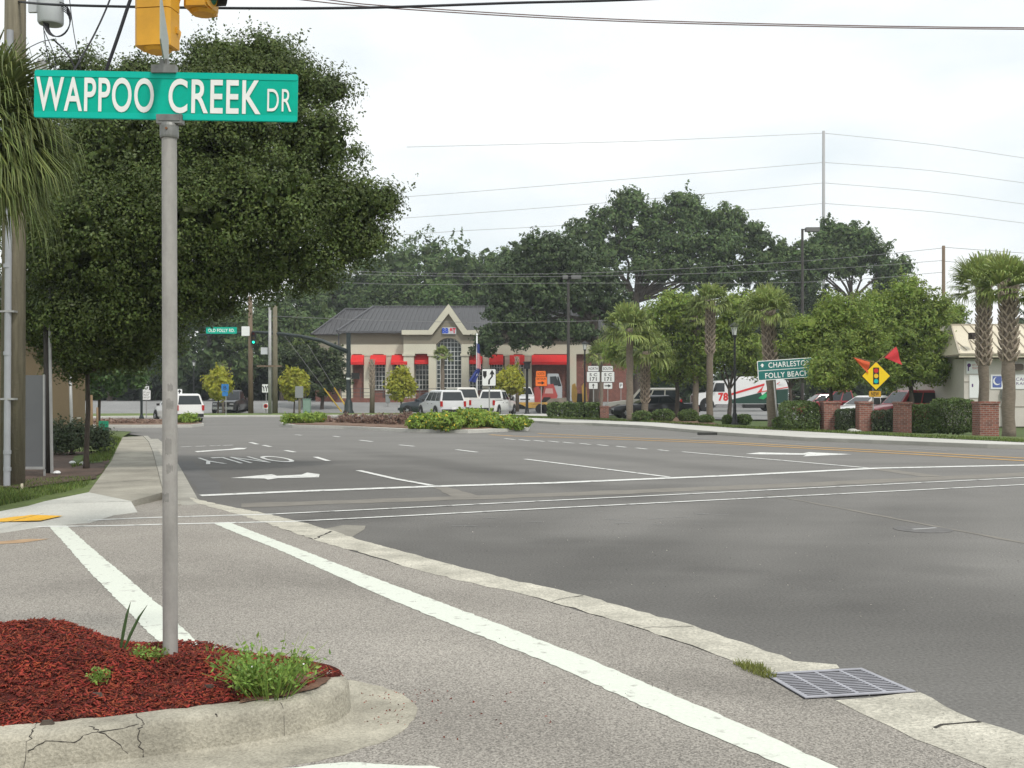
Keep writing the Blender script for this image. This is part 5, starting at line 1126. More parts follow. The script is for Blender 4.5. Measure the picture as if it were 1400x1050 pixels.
hedge('hedge', 'short piece of hedge between the NORTH sign and the small pillar', 801, 820, 551, 571.5, 2200, .12, 1.2)
for i, x in enumerate((760, 781)): pole(('stubby pale stake in the hedge, left one', 'stubby pale stake in the hedge, right one')[i], x, 573, 556, 2, mat('pale_pipe', (0, 0, 0)), name='hedge_stake', cat='stake', group='stakes in the clipped hedge')
for (x0, x1, yt, yb, l) in ((866, 893, 562, 577, 'round clipped bush at the foot of the two left palms'), (893, 925, 560, 577, 'widest round bush below the dark sedan'), (929, 957, 560, 577, 'round bush just left of the thin-trunk palm'), (957, 978, 568, 579, 'low small bush in front of the booted palm trunk'), (991, 1003, 568, 581, 'small round bush touching the lantern post on its left'), (1009, 1030, 567, 581, 'round bush right of the lantern post'), (1061, 1076, 571, 588, 'little bush at the foot of the tilted green sign'), (640, 659, 0, 0, '')):
    if l: hedge('round_bush', l, x0, x1, yt, yb, 2600, .09, .8, roundness=1.0, cat='bush', group='round clipped bushes')
m = MB(); m.lathe([(.18, 0), (.21, .05), (.15, .12), (.05, .14)], (0, 0, 0), 7); m.lathe([(.12, 0), (.14, .05), (.05, .09)], (.22, .02, 0), 6); o = m.build('pale_rock', CONC); o.location = G(1166, 591, .1); tag(o, 'pale lump of concrete at the foot of the hedge left of the yellow sign', 'rock')
tree('bush', 'leafy grey-green bush behind the oak trunk at the left', G(98, 622, .1), .5, .04, [(0, 0, .42, .5, .5, .42), (.5, .3, .35, .4, .4, .35), (-.5, .2, .4, .4, .4, .4)], 5000, .06, mat('greygreen_leaf', (.07, .095, .045), .6, .2, 1, island=.35, transl=.2), BARK, 'bush', cr=.18)
tree('small_tree', 'thin loose-leaved small tree beside the wooden fence posts', G(135, 590, .1), 2.2, .06, [(0, 0, 2.2, 1.3, 1, .9), (.9, 0, 3.0, .8, .8, .8), (-.8, 0, 2.9, .9, .8, .8), (1.4, 0, 2.2, .7, .6, .5)], 4500, .15, mat('loose_leaf', (.08, .14, .045), .6, .2, 1, island=.35, transl=.3), BARK, cr=.3)
# =============== palms ===============
def frond_quads(c, d, Rr, nseg=22, droop=.5, wid=.035, fan=75):
    d = Vector(d).normalized(); side = d.cross(Vector((0, 0, 1))); side = side.normalized() if side.length > .01 else Vector((1, 0, 0)); up = side.cross(d)
    pet = Rr*.42; V = []
    o0 = c+d*pet*.15; o1 = c+d*pet+Vector((0, 0, -droop*.1*Rr))
    V += [o0-side*.012, o0+side*.012, o1+side*.01, o1-side*.01]
    tw = RS.uniform(-.5, .5)
    for k in range(nseg):
        a = R(-fan+2*fan*(k+.5)/nseg)+RS.normal()*.03; L = Rr*.62*(1-.25*abs(math.sin(a)))*RS.uniform(.85, 1.1)
        s_ = side*math.cos(tw)+up*math.sin(tw)
        dd = (d*math.cos(a)+s_*math.sin(a)+up*.22*math.cos(a)).normalized()
        p0 = o1; p1 = p0+dd*L*.5; p1.z -= droop*.08*Rr; p2 = p0+dd*L*.85; p2.z -= droop*RS.uniform(.25, .5)*Rr; p3 = p0+dd*L*.95; p3.z -= droop*RS.uniform(.5, .95)*Rr
        w_ = dd.cross(up).normalized()*wid; w0 = w_*.3
        V += [p0-w0, p0+w0, p1+w_, p1-w_, p1-w_, p1+w_, p2+w_*.5, p2-w_*.5, p2-w_*.5, p2+w_*.5, p3+w_*.08, p3-w_*.08]
    return V
def palm(label, px, pyb, d, ycrown, Rpx, trpx, nf=34, boots=(0.5, 1.0), zb=.1, lm=None, nseg=24, wid=.035, droop=.3, lean=0, tall_boots_px=None, group='cabbage palms along the road', low=-.3, sz=1.0):
    b = G(px, pyb, zb) if d is None else at(px, d, zb); s_ = F/b.y; H = EYE-(ycrown-HY)/s_-b.z; r = trpx/s_/2; Rr = Rpx/s_
    t = thing('palm_tree', label, 'palm tree', b, 0, group)
    m = MB(); n = 14; m.tube([(lean*H*(i/n)**1.3+.02*math.sin(i*1.7), 0, -.15+(H+.15)*i/n) for i in range(n+1)], [r*(1.15 if i == 0 else 1+.05*math.sin(i*2.3)) for i in range(n+1)], 12); m.build('trunk', PBARK, t, smooth=True)
    if boots:
        m = MB(); z = H*boots[0]; k = 0; rr = r*1.2
        while z < H*boots[1]:
            for j in range(5):
                a = 2*math.pi*(j+.5*(k % 2))/5+RS.normal()*.05; cx_ = lean*H*(z/H)**1.3
                o = Vector((math.cos(a), math.sin(a), 0)); tn = Vector((-math.sin(a), math.cos(a), 0)); h = .2+.1*RS.uniform()
                base = Vector((cx_, 0, z))+o*r*.9
                for sg in (-1, 1):
                    p0 = base+tn*sg*.14*rr/.2*.6; p1 = base+o*(rr*.55)+Vector((0, 0, h)); q = .022
                    m.tube([p0, p0.lerp(p1, .6)+o*rr*.12, p1+o*.03], [q*1.6, q*1.4, q*.8], 4)
            z += .15; k += 1
        m.build('boots', mat('palm_boot', (.34, .28, .22), .9, .3, 6), t)
    V = []; c = Vector((lean*H, 0, H))
    for i in range(nf):
        u = (i+.5)/nf; el = math.asin(max(-.95, low+(1.0-low)*u)); az = i*2.4+RS.normal()*.2
        dv = Vector((math.cos(az)*math.cos(el), math.sin(az)*math.cos(el), math.sin(el))); V += frond_quads(c+Vector((0, 0, -.15)), dv, Rr*RS.uniform(.85, 1.12), nseg, droop*(1.1-.5*math.sin(el)), wid)
    Vn = np.array([tuple(p) for p in V]); rawmesh('fronds', Vn, np.arange(len(Vn)).reshape(-1, 4), lm or LPALM, t)
    return t
palm('palm behind and left of the low booted palm', 861, 576, None, 448, 47, 9.5, boots=None, wid=.05, nf=40)
palm('short palm with shaggy crosshatched boots behind the dark sedan', 882, 574, None, 480, 46, 9, boots=(.25, .95), wid=.05, droop=.3, nf=38)
palm('thin palm immediately left of the tall booted one', 951, 571, None, 432, 36, 8.5, boots=(.78, .95), wid=.045)
palm('tall palm with long crosshatched boots in the middle of the row', 970, 573, None, 410, 36, 9, boots=(.55, .98), wid=.045, lean=0.01)
palm('palm with a dense bushy crown behind the CHARLESTON sign', 1056, 584, None, 424, 50, 13, boots=(.5, .98), wid=.035, nf=46, lean=-.04)
palm('slender right-edge palm in front of the notices', 1345, 590, None, 388, 56, 13.5, boots=(.45, 1), wid=.035, nf=38, droop=.15, zb=.1)
palm('thicker palm at the right edge by the rightmost pillar', 1379, 597, None, 390, 62, 17, boots=(.5, 1), wid=.035, nf=44, droop=.2)
palm('small palm standing in front of the arched bank window', 605, 0, 90, 484, 17, 5.5, boots=None, zb=.3, wid=.05, nf=20)
palm('small palm behind the SC 171 signs by the bank corner', 822, 0, 86, 486, 30, 5, boots=None, wid=.05, nf=24)
palm('young palm behind the yellow-green tree in the dark shade', 305, 0, 84, 497, 9, 3, boots=None, wid=.05, nf=14)
palm('palm in the shade of the crape trees left of the mast post', 415, 0, 92, 478, 30, 6, boots=None, wid=.05, nf=22)
palm('palm crown entering from the left edge above the sidewalk', -50, 0, 12.5, 150, 158, 34, boots=None, zb=0, lm=LPALMN, nf=110, nseg=44, wid=.015, droop=.42, low=-.7, group=None)
def stump(label, px, d, yt, wpx):
    b = at(px, d, .1); s_ = F/d; H = EYE-(yt-HY)/s_-.1; t = thing('bare_palm_trunk', label, 'palm trunk', b, 0, 'leafless transplanted palm trunks'); r = wpx/s_/2
    m = MB(); m.tube([(0, 0, -.1), (.03, 0, H*.5), (-.02, 0, H)], [r*1.1, r, r*.7], 9); m.build('trunk', PBARK, t, smooth=True)
    m = MB()
    for k in range(int(H*.55/.2)):
        for j in range(5):
            a = 1.257*(j+.5*(k % 2)); z = H*.45+k*.2; o = Vector((math.cos(a), math.sin(a), 0)); m.tube([o*r*.9+Vector((0, 0, z)), o*r*1.35+Vector((0, 0, z+.22))], [.05, .03], 4)
    m.build('boots', mat('palm_boot', (0, 0, 0)), t)
stump('leafless palm trunk right of the mast arm post', 508.5, 83, 491, 6.5); stump('leafless palm trunk behind the yellow-green tree at the short lamp', 707, 88, 487, 5)

# =============== yellow-green young trees ===============
def young(label, px, d, yb, yt, wpx, n=3500):
    s_ = F/d; zb = lot(d); b = at(px, d, zb); top = EYE-(yt-HY)/s_-zb; bot = EYE-(yb-HY)/s_-zb; w_ = wpx/s_/2; h = top-bot
    return tree('young_tree', label, b, max(.8, bot+.3), .06, [(0, 0, bot+h*.35, w_, w_*.9, h*.38), (w_*.1, 0, bot+h*.68, w_*.72, w_*.7, h*.32), (-w_*.5, 0, bot+h*.5, w_*.5, w_*.5, h*.3), (w_*.5, 0, bot+h*.45, w_*.5, w_*.5, h*.28)], n, .26, LYEL, BARK, group='yellow-green young trees', cr=.4, shell=.3)
young('yellow-green young tree behind the blue bike sign', 298, 82, 545, 503, 34); young('yellow-green young tree behind the twin wooden poles, left of the mast post', 402, 84, 547, 499, 36)
young('yellow-green young tree behind the large grey cabinet', 548, 84, 548, 499, 34); young('yellow-green young tree right of the keep right sign', 697, 84, 540, 500, 36, 3000)

# =============== broadleaf trees ===============
def pxtree(name, label, px, pyb, d, blobs, n, leaf, lm, tr, th_px, cr=.5, cat='tree', group=None, lean=(0, 0), z0=0, dy=.8, limbs=None, shell=.55, asp=.55, fill=.05, per=34):
    b = at(px, d, z0) if d else G(px, pyb, z0); s_ = F/b.y
    bl = [((x-px)/s_, (RS.uniform(-1, 1)*r/s_*.6) if len(q) == 0 else q[0], EYE-(y-HY)/s_-b.z, r/s_, r/s_*dy, (r*(q[1] if len(q) > 1 else .85))/s_) for (x, y, r, *q) in blobs]
    return tree(name, label, b, EYE-(th_px-HY)/s_-b.z, tr, bl, n, leaf, lm, BARK, cat, group, cr=cr, lean=lean, limbs=limbs, shell=shell, asp=asp, fill=fill, per=per)
# the big dark oak over the sidewalk
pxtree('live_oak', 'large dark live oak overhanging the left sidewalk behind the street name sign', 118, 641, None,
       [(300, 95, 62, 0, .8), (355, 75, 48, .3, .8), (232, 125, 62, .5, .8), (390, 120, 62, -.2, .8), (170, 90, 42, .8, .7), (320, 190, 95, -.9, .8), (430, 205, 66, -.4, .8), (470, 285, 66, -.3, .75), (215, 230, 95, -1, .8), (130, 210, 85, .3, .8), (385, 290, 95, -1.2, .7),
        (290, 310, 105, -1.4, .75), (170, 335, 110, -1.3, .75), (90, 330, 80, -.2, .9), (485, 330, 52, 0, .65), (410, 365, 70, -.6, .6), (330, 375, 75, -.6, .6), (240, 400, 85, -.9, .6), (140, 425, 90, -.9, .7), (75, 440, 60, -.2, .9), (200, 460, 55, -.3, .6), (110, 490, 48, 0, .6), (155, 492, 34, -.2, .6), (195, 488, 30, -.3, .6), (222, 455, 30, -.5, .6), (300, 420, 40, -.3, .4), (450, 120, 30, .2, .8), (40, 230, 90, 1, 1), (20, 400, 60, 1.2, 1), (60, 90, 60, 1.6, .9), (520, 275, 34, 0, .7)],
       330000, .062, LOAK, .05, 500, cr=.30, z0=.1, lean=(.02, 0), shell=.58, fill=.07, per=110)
# far wood behind everything: individual trees
SRC = {}
def fartree(label, px, d, ytop, wpx, ybot, lm=LFAR, n=6500, leaf=.42, key=None, group='oaks and pines of the far tree line', open_=False):
    s_ = F/d; H = EYE-(ytop-HY)/s_; w_ = wpx/s_/2; zb = max(.8, EYE-(ybot-HY)/s_); h = H-zb
    k = 9; bl = []
    for i in range(k):
        a = i*2.4; rr = .55*math.sqrt((i+.5)/k); u = RS.uniform(.1, .8)
        bl.append((math.cos(a)*rr*w_, math.sin(a)*rr*w_*.8, zb+h*(.25+.55*u)*(1 if rr > .3 else 1.0), w_*RS.uniform(.34, .52), w_*.4, h*RS.uniform(.2, .3)))
    bl.append((0, 0, H-h*.22, w_*.45, w_*.4, h*.22)); bl.append((w_*.4, 0, H-h*.35, w_*.4, w_*.4, h*.24)); bl.append((-w_*.45, 0, H-h*.38, w_*.4, w_*.4, h*.24))
    return tree('oak_tree', label, at(px, d, 0), H*.55, .35*w_/6, bl, n, leaf, lm, BARK, 'tree', group, cr=.75, limbs=6, shell=.45)
# left dark wood
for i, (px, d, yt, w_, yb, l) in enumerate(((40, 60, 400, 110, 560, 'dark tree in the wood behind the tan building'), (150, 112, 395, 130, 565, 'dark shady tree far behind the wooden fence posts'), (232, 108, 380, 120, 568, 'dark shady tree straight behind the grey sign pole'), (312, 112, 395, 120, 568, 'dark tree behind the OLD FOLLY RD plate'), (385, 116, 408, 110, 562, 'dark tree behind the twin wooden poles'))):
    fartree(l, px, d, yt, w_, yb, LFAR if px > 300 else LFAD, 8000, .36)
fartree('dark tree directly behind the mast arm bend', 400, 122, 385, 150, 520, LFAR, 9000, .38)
for i, (px, d, yt, w_, l) in enumerate(((455, 140, 345, 150, 'far dark tree just right of the big oak edge'), (575, 145, 311, 150, 'rounded far tree above the left end of the bank roof'), (668, 150, 330, 130, 'low far tree above the middle of the bank roof'), (735, 142, 318, 110, 'far tree left of the tall light pole'))):
    fartree(l, px, d, yt, w_, 470, LFAR, 9000, .40)
for px, yt, w_, l in ((520, 320, 130, 'far round tree right of the big oak, behind the left roof hip'), (628, 326, 120, 'far round tree right above the roof gable'), (700, 326, 110, 'far tree at the notch left of the tallest oak'), (1085, 345, 90, 'far tree between the tallest oak and the light pole')):
    fartree(l, px, 138, yt, w_, 470, LFAR, 8000, .38)
fartree('paler yellow-green tree peeking over the bank roof', 605, 124, 380, 90, 450, mat('bright_far_leaf', (.09, .15, .04), .7, .2, .3, island=.3, transl=.2), 5000, .32)
fartree('low dark tree filling the gap above the bank roof ridge', 530, 130, 365, 100, 470, LFAR, 6000, .38)
def wood(name, label, x0, x1, yt0, yt1, d, n, lm, leaf=.55):
    pts = []
    xs = np.sort(RS.uniform(x0, x1, 60)); P_ = []
    for x in xs:
        s_ = F/d; top = EYE-(RS.uniform(yt0, yt1)-HY)/s_; X_ = (x-700)/s_; r = RS.uniform(2, 3.6)
        P_.append((X_, d+RS.uniform(-4, 4), top*.5, r, 2.5, top*.52))
    cp = clumps(P_, n, .8, .5)
    V = np.concatenate([leafverts(cp, leaf, .6, .8, nrm=LASTN[0]), leafverts(core(P_, n//12), leaf*3.2, .8, .5)])
    o = rawmesh(name, V, np.arange(len(V)).reshape(-1, 4), lm); tag(o, label, 'woodland', kind='stuff')
wood('undergrowth', 'dark shady woodland edge behind the left car park', -120, 450, 470, 500, 120, 22000, mat('shade_wood_leaf', (.03, .048, .024), .8, .2, .1, island=.4))  # leaf colour darkened to carry the shade inside this wood
wood('undergrowth', 'dark woodland edge closing the gap behind the bank and truck', 640, 1560, 470, 500, 122, 30000, LFAD)
# row of dark hedge-like trees hiding the horizon
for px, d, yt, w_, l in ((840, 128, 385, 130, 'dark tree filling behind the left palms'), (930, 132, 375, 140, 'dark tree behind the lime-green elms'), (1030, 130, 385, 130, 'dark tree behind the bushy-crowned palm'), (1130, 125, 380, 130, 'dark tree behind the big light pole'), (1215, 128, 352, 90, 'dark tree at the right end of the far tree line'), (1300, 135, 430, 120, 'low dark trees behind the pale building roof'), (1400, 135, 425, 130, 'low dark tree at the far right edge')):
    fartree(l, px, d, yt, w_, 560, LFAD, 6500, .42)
# big open oaks against the sky
pxtree('oak_tree', 'broad spreading oak with an open crown and sky gaps, tallest in the tree line', 870, 0, 118,
       [(862, 277, 27, 0, .8), (835, 300, 30, 0, .8), (895, 300, 30, .5, .8), (932, 280, 28, 0, .8), (950, 300, 30, 0, .7), (800, 318, 30, 0, .7), (868, 330, 38, 1, .6), (925, 330, 42, 0, .6), (990, 300, 30, 0, .7), (1020, 320, 30, 0, .7), (985, 340, 45, 0, .6), (1045, 345, 32, 0, .7), (770, 345, 32, 0, .7), (825, 350, 40, 0, .5), (900, 365, 48, 0, .5), (970, 375, 50, 0, .5), (1035, 372, 38, 0, .5), (790, 372, 35, 0, .6)],
       52000, .36, LFAR, .38, 400, cr=.6, dy=.9, group='oaks and pines of the far tree line', shell=.35, fill=.02)
pxtree('oak_tree', 'wide oak crown between the tall grey pole and the right elm', 1165, 0, 120,
       [(1140, 318, 26, 0, .8), (1170, 325, 28, 0, .8), (1120, 340, 30, 0, .8), (1190, 345, 28, 0, .8), (1150, 360, 40, 0, .7), (1105, 365, 30, 0, .8), (1215, 370, 28, 0, .7), (1235, 362, 15, 0, .7), (1080, 352, 22, 0, .8)],
       16000, .36, LFAR, .28, 400, cr=.6, group='oaks and pines of the far tree line', shell=.35)
pxtree('oak_tree', 'dark oak leaning over the right half of the bank with low hanging boughs', 812, 0, 92,
       [(740, 345, 45, 0, .7), (700, 385, 38, 0, .8), (775, 355, 45, 0, .7), (735, 400, 50, 0, .7), (690, 430, 34, 0, .7), (665, 462, 24, 0, .8), (660, 478, 18, 0, .6), (720, 445, 40, 0, .6), (780, 400, 50, 0, .7), (820, 385, 40, 0, .7), (770, 450, 34, 0, .5), (840, 420, 36, 0, .7), (708, 468, 18, 0, .7), (740, 465, 16, 0, .6), (800, 455, 30, 0, .5)],
       34000, .26, mat('mid_oak_leaf', (.055, .088, .03), .6, .25, .3, island=.35, transl=.15), .4, 430, cr=.42, shell=.4)
# crape trees left of the bank
pxtree('crape_tree', 'rounded dark green tree with pale blossoms left of the mast arm post', 440, 0, 90,
       [(420, 485, 30, 0, .8), (450, 495, 28, 0, .8), (395, 495, 24, 0, .8), (435, 520, 34, 0, .7), (462, 520, 18, 0, .8)], 9000, .22, mat('crape_leaf', (.05, .075, .025), .6, .2, .5, island=.4, transl=.15), .15, 530, cr=.35)
# lime elms on the right
EG = 'lime-green elms on the right'
pxtree('elm_tree', 'lime-green elm behind the row of thin palms', 925, 573, None, [(915, 430, 36, 0, .8), (880, 455, 34, 0, .8), (950, 455, 38, 0, .8), (905, 490, 42, 0, .8), (935, 500, 36, 0, .7), (960, 500, 30, 0, .8), (850, 480, 30, 0, .7), (925, 415, 26, 0, .8)], 18000, .19, LLIME, .14, 520, cr=.42, group=EG, asp=.45)
pxtree('elm_tree', 'lime-green elm shading the race truck cab', 997, 0, 66, [(1000, 445, 34, 0, .8), (985, 480, 34, 0, .8), (1020, 480, 32, 0, .8), (1010, 420, 26, 0, .8), (965, 470, 20, 0, .8), (1030, 500, 24, 0, .7)], 13000, .19, LLIME, .13, 530, cr=.42, group=EG, asp=.45)
pxtree('elm_tree', 'lime-green elm whose low leaves cover the end of the CHARLESTON sign', 1135, 0, 46, [(1110, 455, 34, 0, .8), (1150, 430, 40, 0, .8), (1135, 480, 42, -.5, .8), (1180, 465, 36, 0, .8), (1104, 503, 24, -2.4, .8), (1098, 520, 15, -2.8, .8), (1140, 515, 28, -.6, .7), (1165, 505, 30, 0, .7), (1085, 470, 22, 0, .8)], 26000, .12, LLIME, .09, 520, cr=.26, group=EG, asp=.45)
pxtree('elm_tree', 'largest lime-green elm, right of the yellow diamond sign', 1245, 0, 54, [(1240, 405, 34, 0, .85), (1200, 425, 36, 0, .8), (1275, 425, 32, 0, .8), (1165, 450, 30, 0, .8), (1230, 455, 50, 0, .8), (1276, 465, 30, 0, .8), (1190, 485, 42, 0, .7), (1250, 500, 42, 0, .7), (1276, 505, 26, 0, .8), (1215, 515, 28, 0, .6)], 30000, .15, LLIME, .13, 525, cr=.34, group=EG, asp=.45)
pxtree('elm_tree', 'distant lime-green elm right behind the pale building roof', 1305, 0, 70, [(1295, 435, 20, 0, .9), (1308, 430, 14, 0, .9), (1285, 470, 20, 0, .9)], 6000, .18, LLIME, .1, 500, cr=.36, group=EG, asp=.45)
pxtree('elm_tree', 'dark green elm in the shade behind the red pickup', 1080, 0, 74, [(1075, 450, 30, 0, .8), (1060, 490, 28, 0, .8), (1095, 500, 28, 0, .8), (1120, 505, 26, 0, .7)], 8000, .2, mat('shade_elm_leaf', (.07, .10, .03), .6, .2, .5, island=.35, transl=.2), .12, 530, cr=.42, group=EG, asp=.45)  # darkened copy of the elm leaf, the shade is put into its colour

# =============== vehicles ===============
TYR = mat('tyre_rubber', (.015, .015, .015), .85); RIM = mat('wheel_rim', (.35, .35, .36), .35, metal=.7); HL = mat('headlight_glass', (.55, .57, .58), .15); TLM = mat('tail_light_red', (.42, .01, .01), .25); CHR = mat('chrome_trim', (.45, .45, .46), .25, metal=.8); DPL = mat('dark_plastic', (.02, .02, .02), .6)
def wheel(par, x, y, r, w_=.24):
    m = MB(); s_ = 1 if y > 0 else -1
    m.lathe([(r*.62, -w_/2), (r*.93, -w_/2), (r, -w_/2+.03), (r, w_/2-.03), (r*.93, w_/2), (r*.62, w_/2)], (0, 0, 0), 20, axis='y'); o = m.build('wheel', TYR, par, smooth=True, auto=True); o.location = (x, y, r)
    m = MB(); m.lathe([(r*.6, 0), (r*.58, s_*.02), (r*.2, s_*.035), (r*.12, s_*.05), (.02, s_*.05)], (0, s_*(w_/2-.03), 0), 14, axis='y')
    for k in range(5): a = k*1.257; m.box((r*.38*math.cos(a), s_*(w_/2+.0), r*.38*math.sin(a)), (.06, .03, .06))
    m.build('rim', RIM, o)
def car(label, cat, loc, rz, col, kind='suv', name=None, rough=.3, group=None, s=None, L=4.7, W=1.88, H=1.75):
    t = thing(name or {'suv': 'parked_suv', 'pickup': 'pickup_truck', 'sedan': 'parked_sedan'}[kind], label, cat, loc, rz, group, s)
    pm_ = mat('paint_%d_%d_%d' % tuple(int(c*100) for c in col), col, rough, coat=.6, spec=.5)
    r = .36 if kind != 'sedan' else .32; zb = .26 if kind != 'sedan' else .2
    belt = {'suv': .58*H, 'pickup': .58*H, 'sedan': .64*H}[kind]; hl = L/2; hood = {'suv': belt-.04, 'pickup': belt+.0, 'sedan': belt-.06}[kind]
    # stations x, ztop, halfwidth
    if kind == 'suv': st = [(-hl, belt-.3, .86), (-hl+.06, belt+.0, .93), (-hl+.4, belt+.02, .97), (0, belt, 1), (hl*.36, belt-.01, 1), (hl*.55, hood, .98), (hl-.35, hood-.1, .94), (hl-.08, hood-.2, .86), (hl, hood-.4, .8)]
    elif kind == 'pickup': st = [(-hl, belt-.02, .92), (-hl+.05, belt, .96), (-hl*.3, belt, .98), (-hl*.28, belt, 1), (hl*.34, belt, 1), (hl*.55, hood, .98), (hl-.35, hood-.06, .95), (hl-.08, hood-.16, .9), (hl, hood-.4, .85)]
    else: st = [(-hl, belt-.32, .8), (-hl+.08, belt-.06, .88), (-hl+.6, belt+.02, .96), (0, belt, 1), (hl*.36, belt-.02, 1), (hl*.55, hood, .98), (hl-.4, hood-.1, .92), (hl-.1, hood-.2, .82), (hl, hood-.36, .72)]
    m = MB(); hw = W/2; vs = []; n = 8
    for x, zt, f_ in st:
        w2 = hw*f_; vs += [(x, -w2*.9, zb), (x, -w2, zb+.12), (x, -w2*1.0, zt*.7), (x, -w2*.965, zt-.03), (x, -w2*.9, zt), (x, w2*.9, zt), (x, w2*.965, zt-.03), (x, w2, zt*.7), (x, w2, zb+.12), (x, w2*.9, zb)]
    n = 10; m.add(vs, [(i*n+k, i*n+(k+1) % n, (i+1)*n+(k+1) % n, (i+1)*n+k) for i in range(len(st)-1) for k in range(n)]+[tuple(range(n-1, -1, -1)), tuple((len(st)-1)*n+k for k in range(n))])
    # greenhouse
    gx = {'suv': (-hl+.05, hl*.38, -hl+.28, hl*.12), 'pickup': (-hl*.27, hl*.38, -hl*.2, hl*.14), 'sedan': (-hl*.66, hl*.40, -hl*.36, hl*.10)}[kind]
    b0, b1, t0, t1 = gx; wb, wt = hw*.94, hw*.74; zr = H-.07; zb_ = belt-.015
    c8 = [(b0, -wb, zb_), (b1, -wb, zb_), (b1, wb, zb_), (b0, wb, zb_), (t0, -wt, zr), (t1, -wt, zr), (t1, wt, zr), (t0, wt, zr), (t0+.12, -wt*.85, H), (t1-.16, -wt*.85, H), (t1-.16, wt*.85, H), (t0+.12, wt*.85, H)]
    m.add(c8, [(0, 1, 5, 4), (1, 2, 6, 5), (2, 3, 7, 6), (3, 0, 4, 7), (4, 5, 9, 8), (5, 6, 10, 9), (6, 7, 11, 10), (7, 4, 8, 11), (8, 9, 10, 11)])
    if kind == 'pickup':     # open bed: raised side walls around a dark floor
        m.bb(-hl+.02, -hl*.3, -hw*.95, -hw*.86, belt+.002, belt+.16); m.bb(-hl+.02, -hl*.3, hw*.86, hw*.95, belt+.002, belt+.16); m.bb(-hl+.02, -hl+.1, -hw*.855, hw*.855, belt+.002, belt+.16)
    m.build('body', pm_, t, smooth=True, auto=True)
    if kind == 'pickup': m = MB(); m.bb(-hl+.11, -hl*.3-.01, -hw*.85, hw*.85, belt+.004, belt+.02); m.build('bed_liner', DPL, t)
    def pane(nm, a, b, c_, d, u0, u1, v0, v1, out):
        a, b, c_, d = map(Vector, (a, b, c_, d)); f = lambda u, v: (a.lerp(b, u)).lerp(d.lerp(c_, u), v)+Vector(out)
        m.quad(f(u0, v0), f(u1, v0), f(u1, v1), f(u0, v1))
    A = c8
    m = MB()
    pane('', A[1], A[2], A[6], A[5], .05, .95, .08, .93, (.012, 0, .008)); m.build('windshield', GLASS, t)
    m = MB(); pane('', A[3], A[0], A[4], A[7], .07, .93, .12, .9, (-.012, 0, .006)); m.build('rear_window', GLASS, t)
    cuts = {'suv': ((.04, .30), (.33, .60), (.63, .93)), 'pickup': ((.05, .45), (.5, .92)), 'sedan': ((.10, .2), (.22, .55), (.58, .93))}[kind]
    for sd_, (p, q, r_, s2) in ((-1, (A[0], A[1], A[5], A[4])), (1, (A[3], A[2], A[6], A[7]))):
        for u0, u1 in cuts: m = MB(); pane('', p, q, r_, s2, u0, u1, .1, .88, (0, sd_*.012, .004)); m.build('side_window', GLASS, t)
    for x in (-hl+ (.85 if kind != 'sedan' else .95), hl-.85):
        for y in (-1, 1):
            m = MB(); m.lathe([(r*1.2, 0), (r*1.2, y*.012)], (x, y*hw*.992, r*1.02), 18, axis='y'); m.build('wheel_arch', DPL, t); wheel(t, x, y*(hw-.085), r, .22)
    for y in (-1, 1):
        m = MB(); m.box((hl-.1, y*hw*.66, hood-.36), (.16, hw*.3, .16)); m.build('headlight', HL, t)
        m = MB(); 
        if kind == 'sedan': m.box((-hl+.02, y*hw*.66, belt-.28), (.12, hw*.36, .14))
        else: m.box((-hl+.03, y*hw*.86, belt-.14), (.14, hw*.15, .34))
        m.build('tail_light', TLM, t)
        m = MB(); m.box((hl*.30, y*(hw+.09), belt+.06), (.1, .18, .14)); m.build('side_mirror', DPL if col[0] > .1 else pm_, t)
        m = MB(); m.box((hl*.0, y*(hw+.006), belt-.14), (.16, .02, .03)); m.box((-hl*.33, y*(hw+.004), belt-.14), (.16, .02, .03)); m.build('door_handle', DPL, t)
    m = MB(); m.box((hl+.0, 0, .42), (.14, W*.82, .2)); m.build('front_bumper', CHR if kind == 'pickup' else pm_, t); m = MB(); m.box((-hl-.03, 0, .45), (.16, W*.86, .2)); m.build('rear_bumper', DPL if kind != 'sedan' else pm_, t)
    m = MB(); m.box((hl-.02, 0, hood-.38), (.1, hw*.85, .2)); m.build('grille', DPL, t)
    m = MB(); m.box((-hl-.115, 0, .5 if kind == 'sedan' else .62), (.02, .32, .16)); m.build('license_plate', WHT, t)
    return t
A_ = lambda dx, dy: math.atan2(dy, dx)
WPT = (.72, .72, .70)
car('white SUV seen from behind on the left cross street', 'suv', at(243, 61, 0), R(125), WPT, s=.84, name='moving_suv', L=5.0, W=1.95, H=1.85)
car('black pickup facing the camera behind the blue bike sign', 'pickup truck', at(317, 87, .0), R(-90), (.02, .02, .022), 'pickup', L=5.3, W=1.95, H=1.8)
car('white SUV with roof rack waiting beside the median flowers', 'suv', at(603, 72, 0), R(114), (.62, .63, .63), H=1.78, W=1.85, L=4.5)
t = car('cream white SUV half hidden behind the one with the roof rack', 'suv', at(624, 83, 0), R(112), (.68, .66, .6), H=2.0, W=1.95, L=5.2)
car('dark car roof just showing behind the two white SUVs', 'car', at(590, 79, 0), A_(-.9, .43), (.02, .03, .04), 'sedan', H=1.6, L=4.6)
car('white pickup truck seen from behind, right of the keep right sign', 'pickup truck', at(675, 79, 0), R(74), WPT, 'pickup', L=5.6, W=2.0, H=1.82)
car('silver white car front peeking behind the short black lamp', 'car', at(714, 92, .5), A_(.1, -1), (.6, .6, .6), 'suv', H=1.6, L=4.3)
car('silver-beige SUV parked behind the black sedan', 'suv', at(880, 74, .03), A_(-.97, .12), (.33, .32, .28), H=1.9, L=5.0)
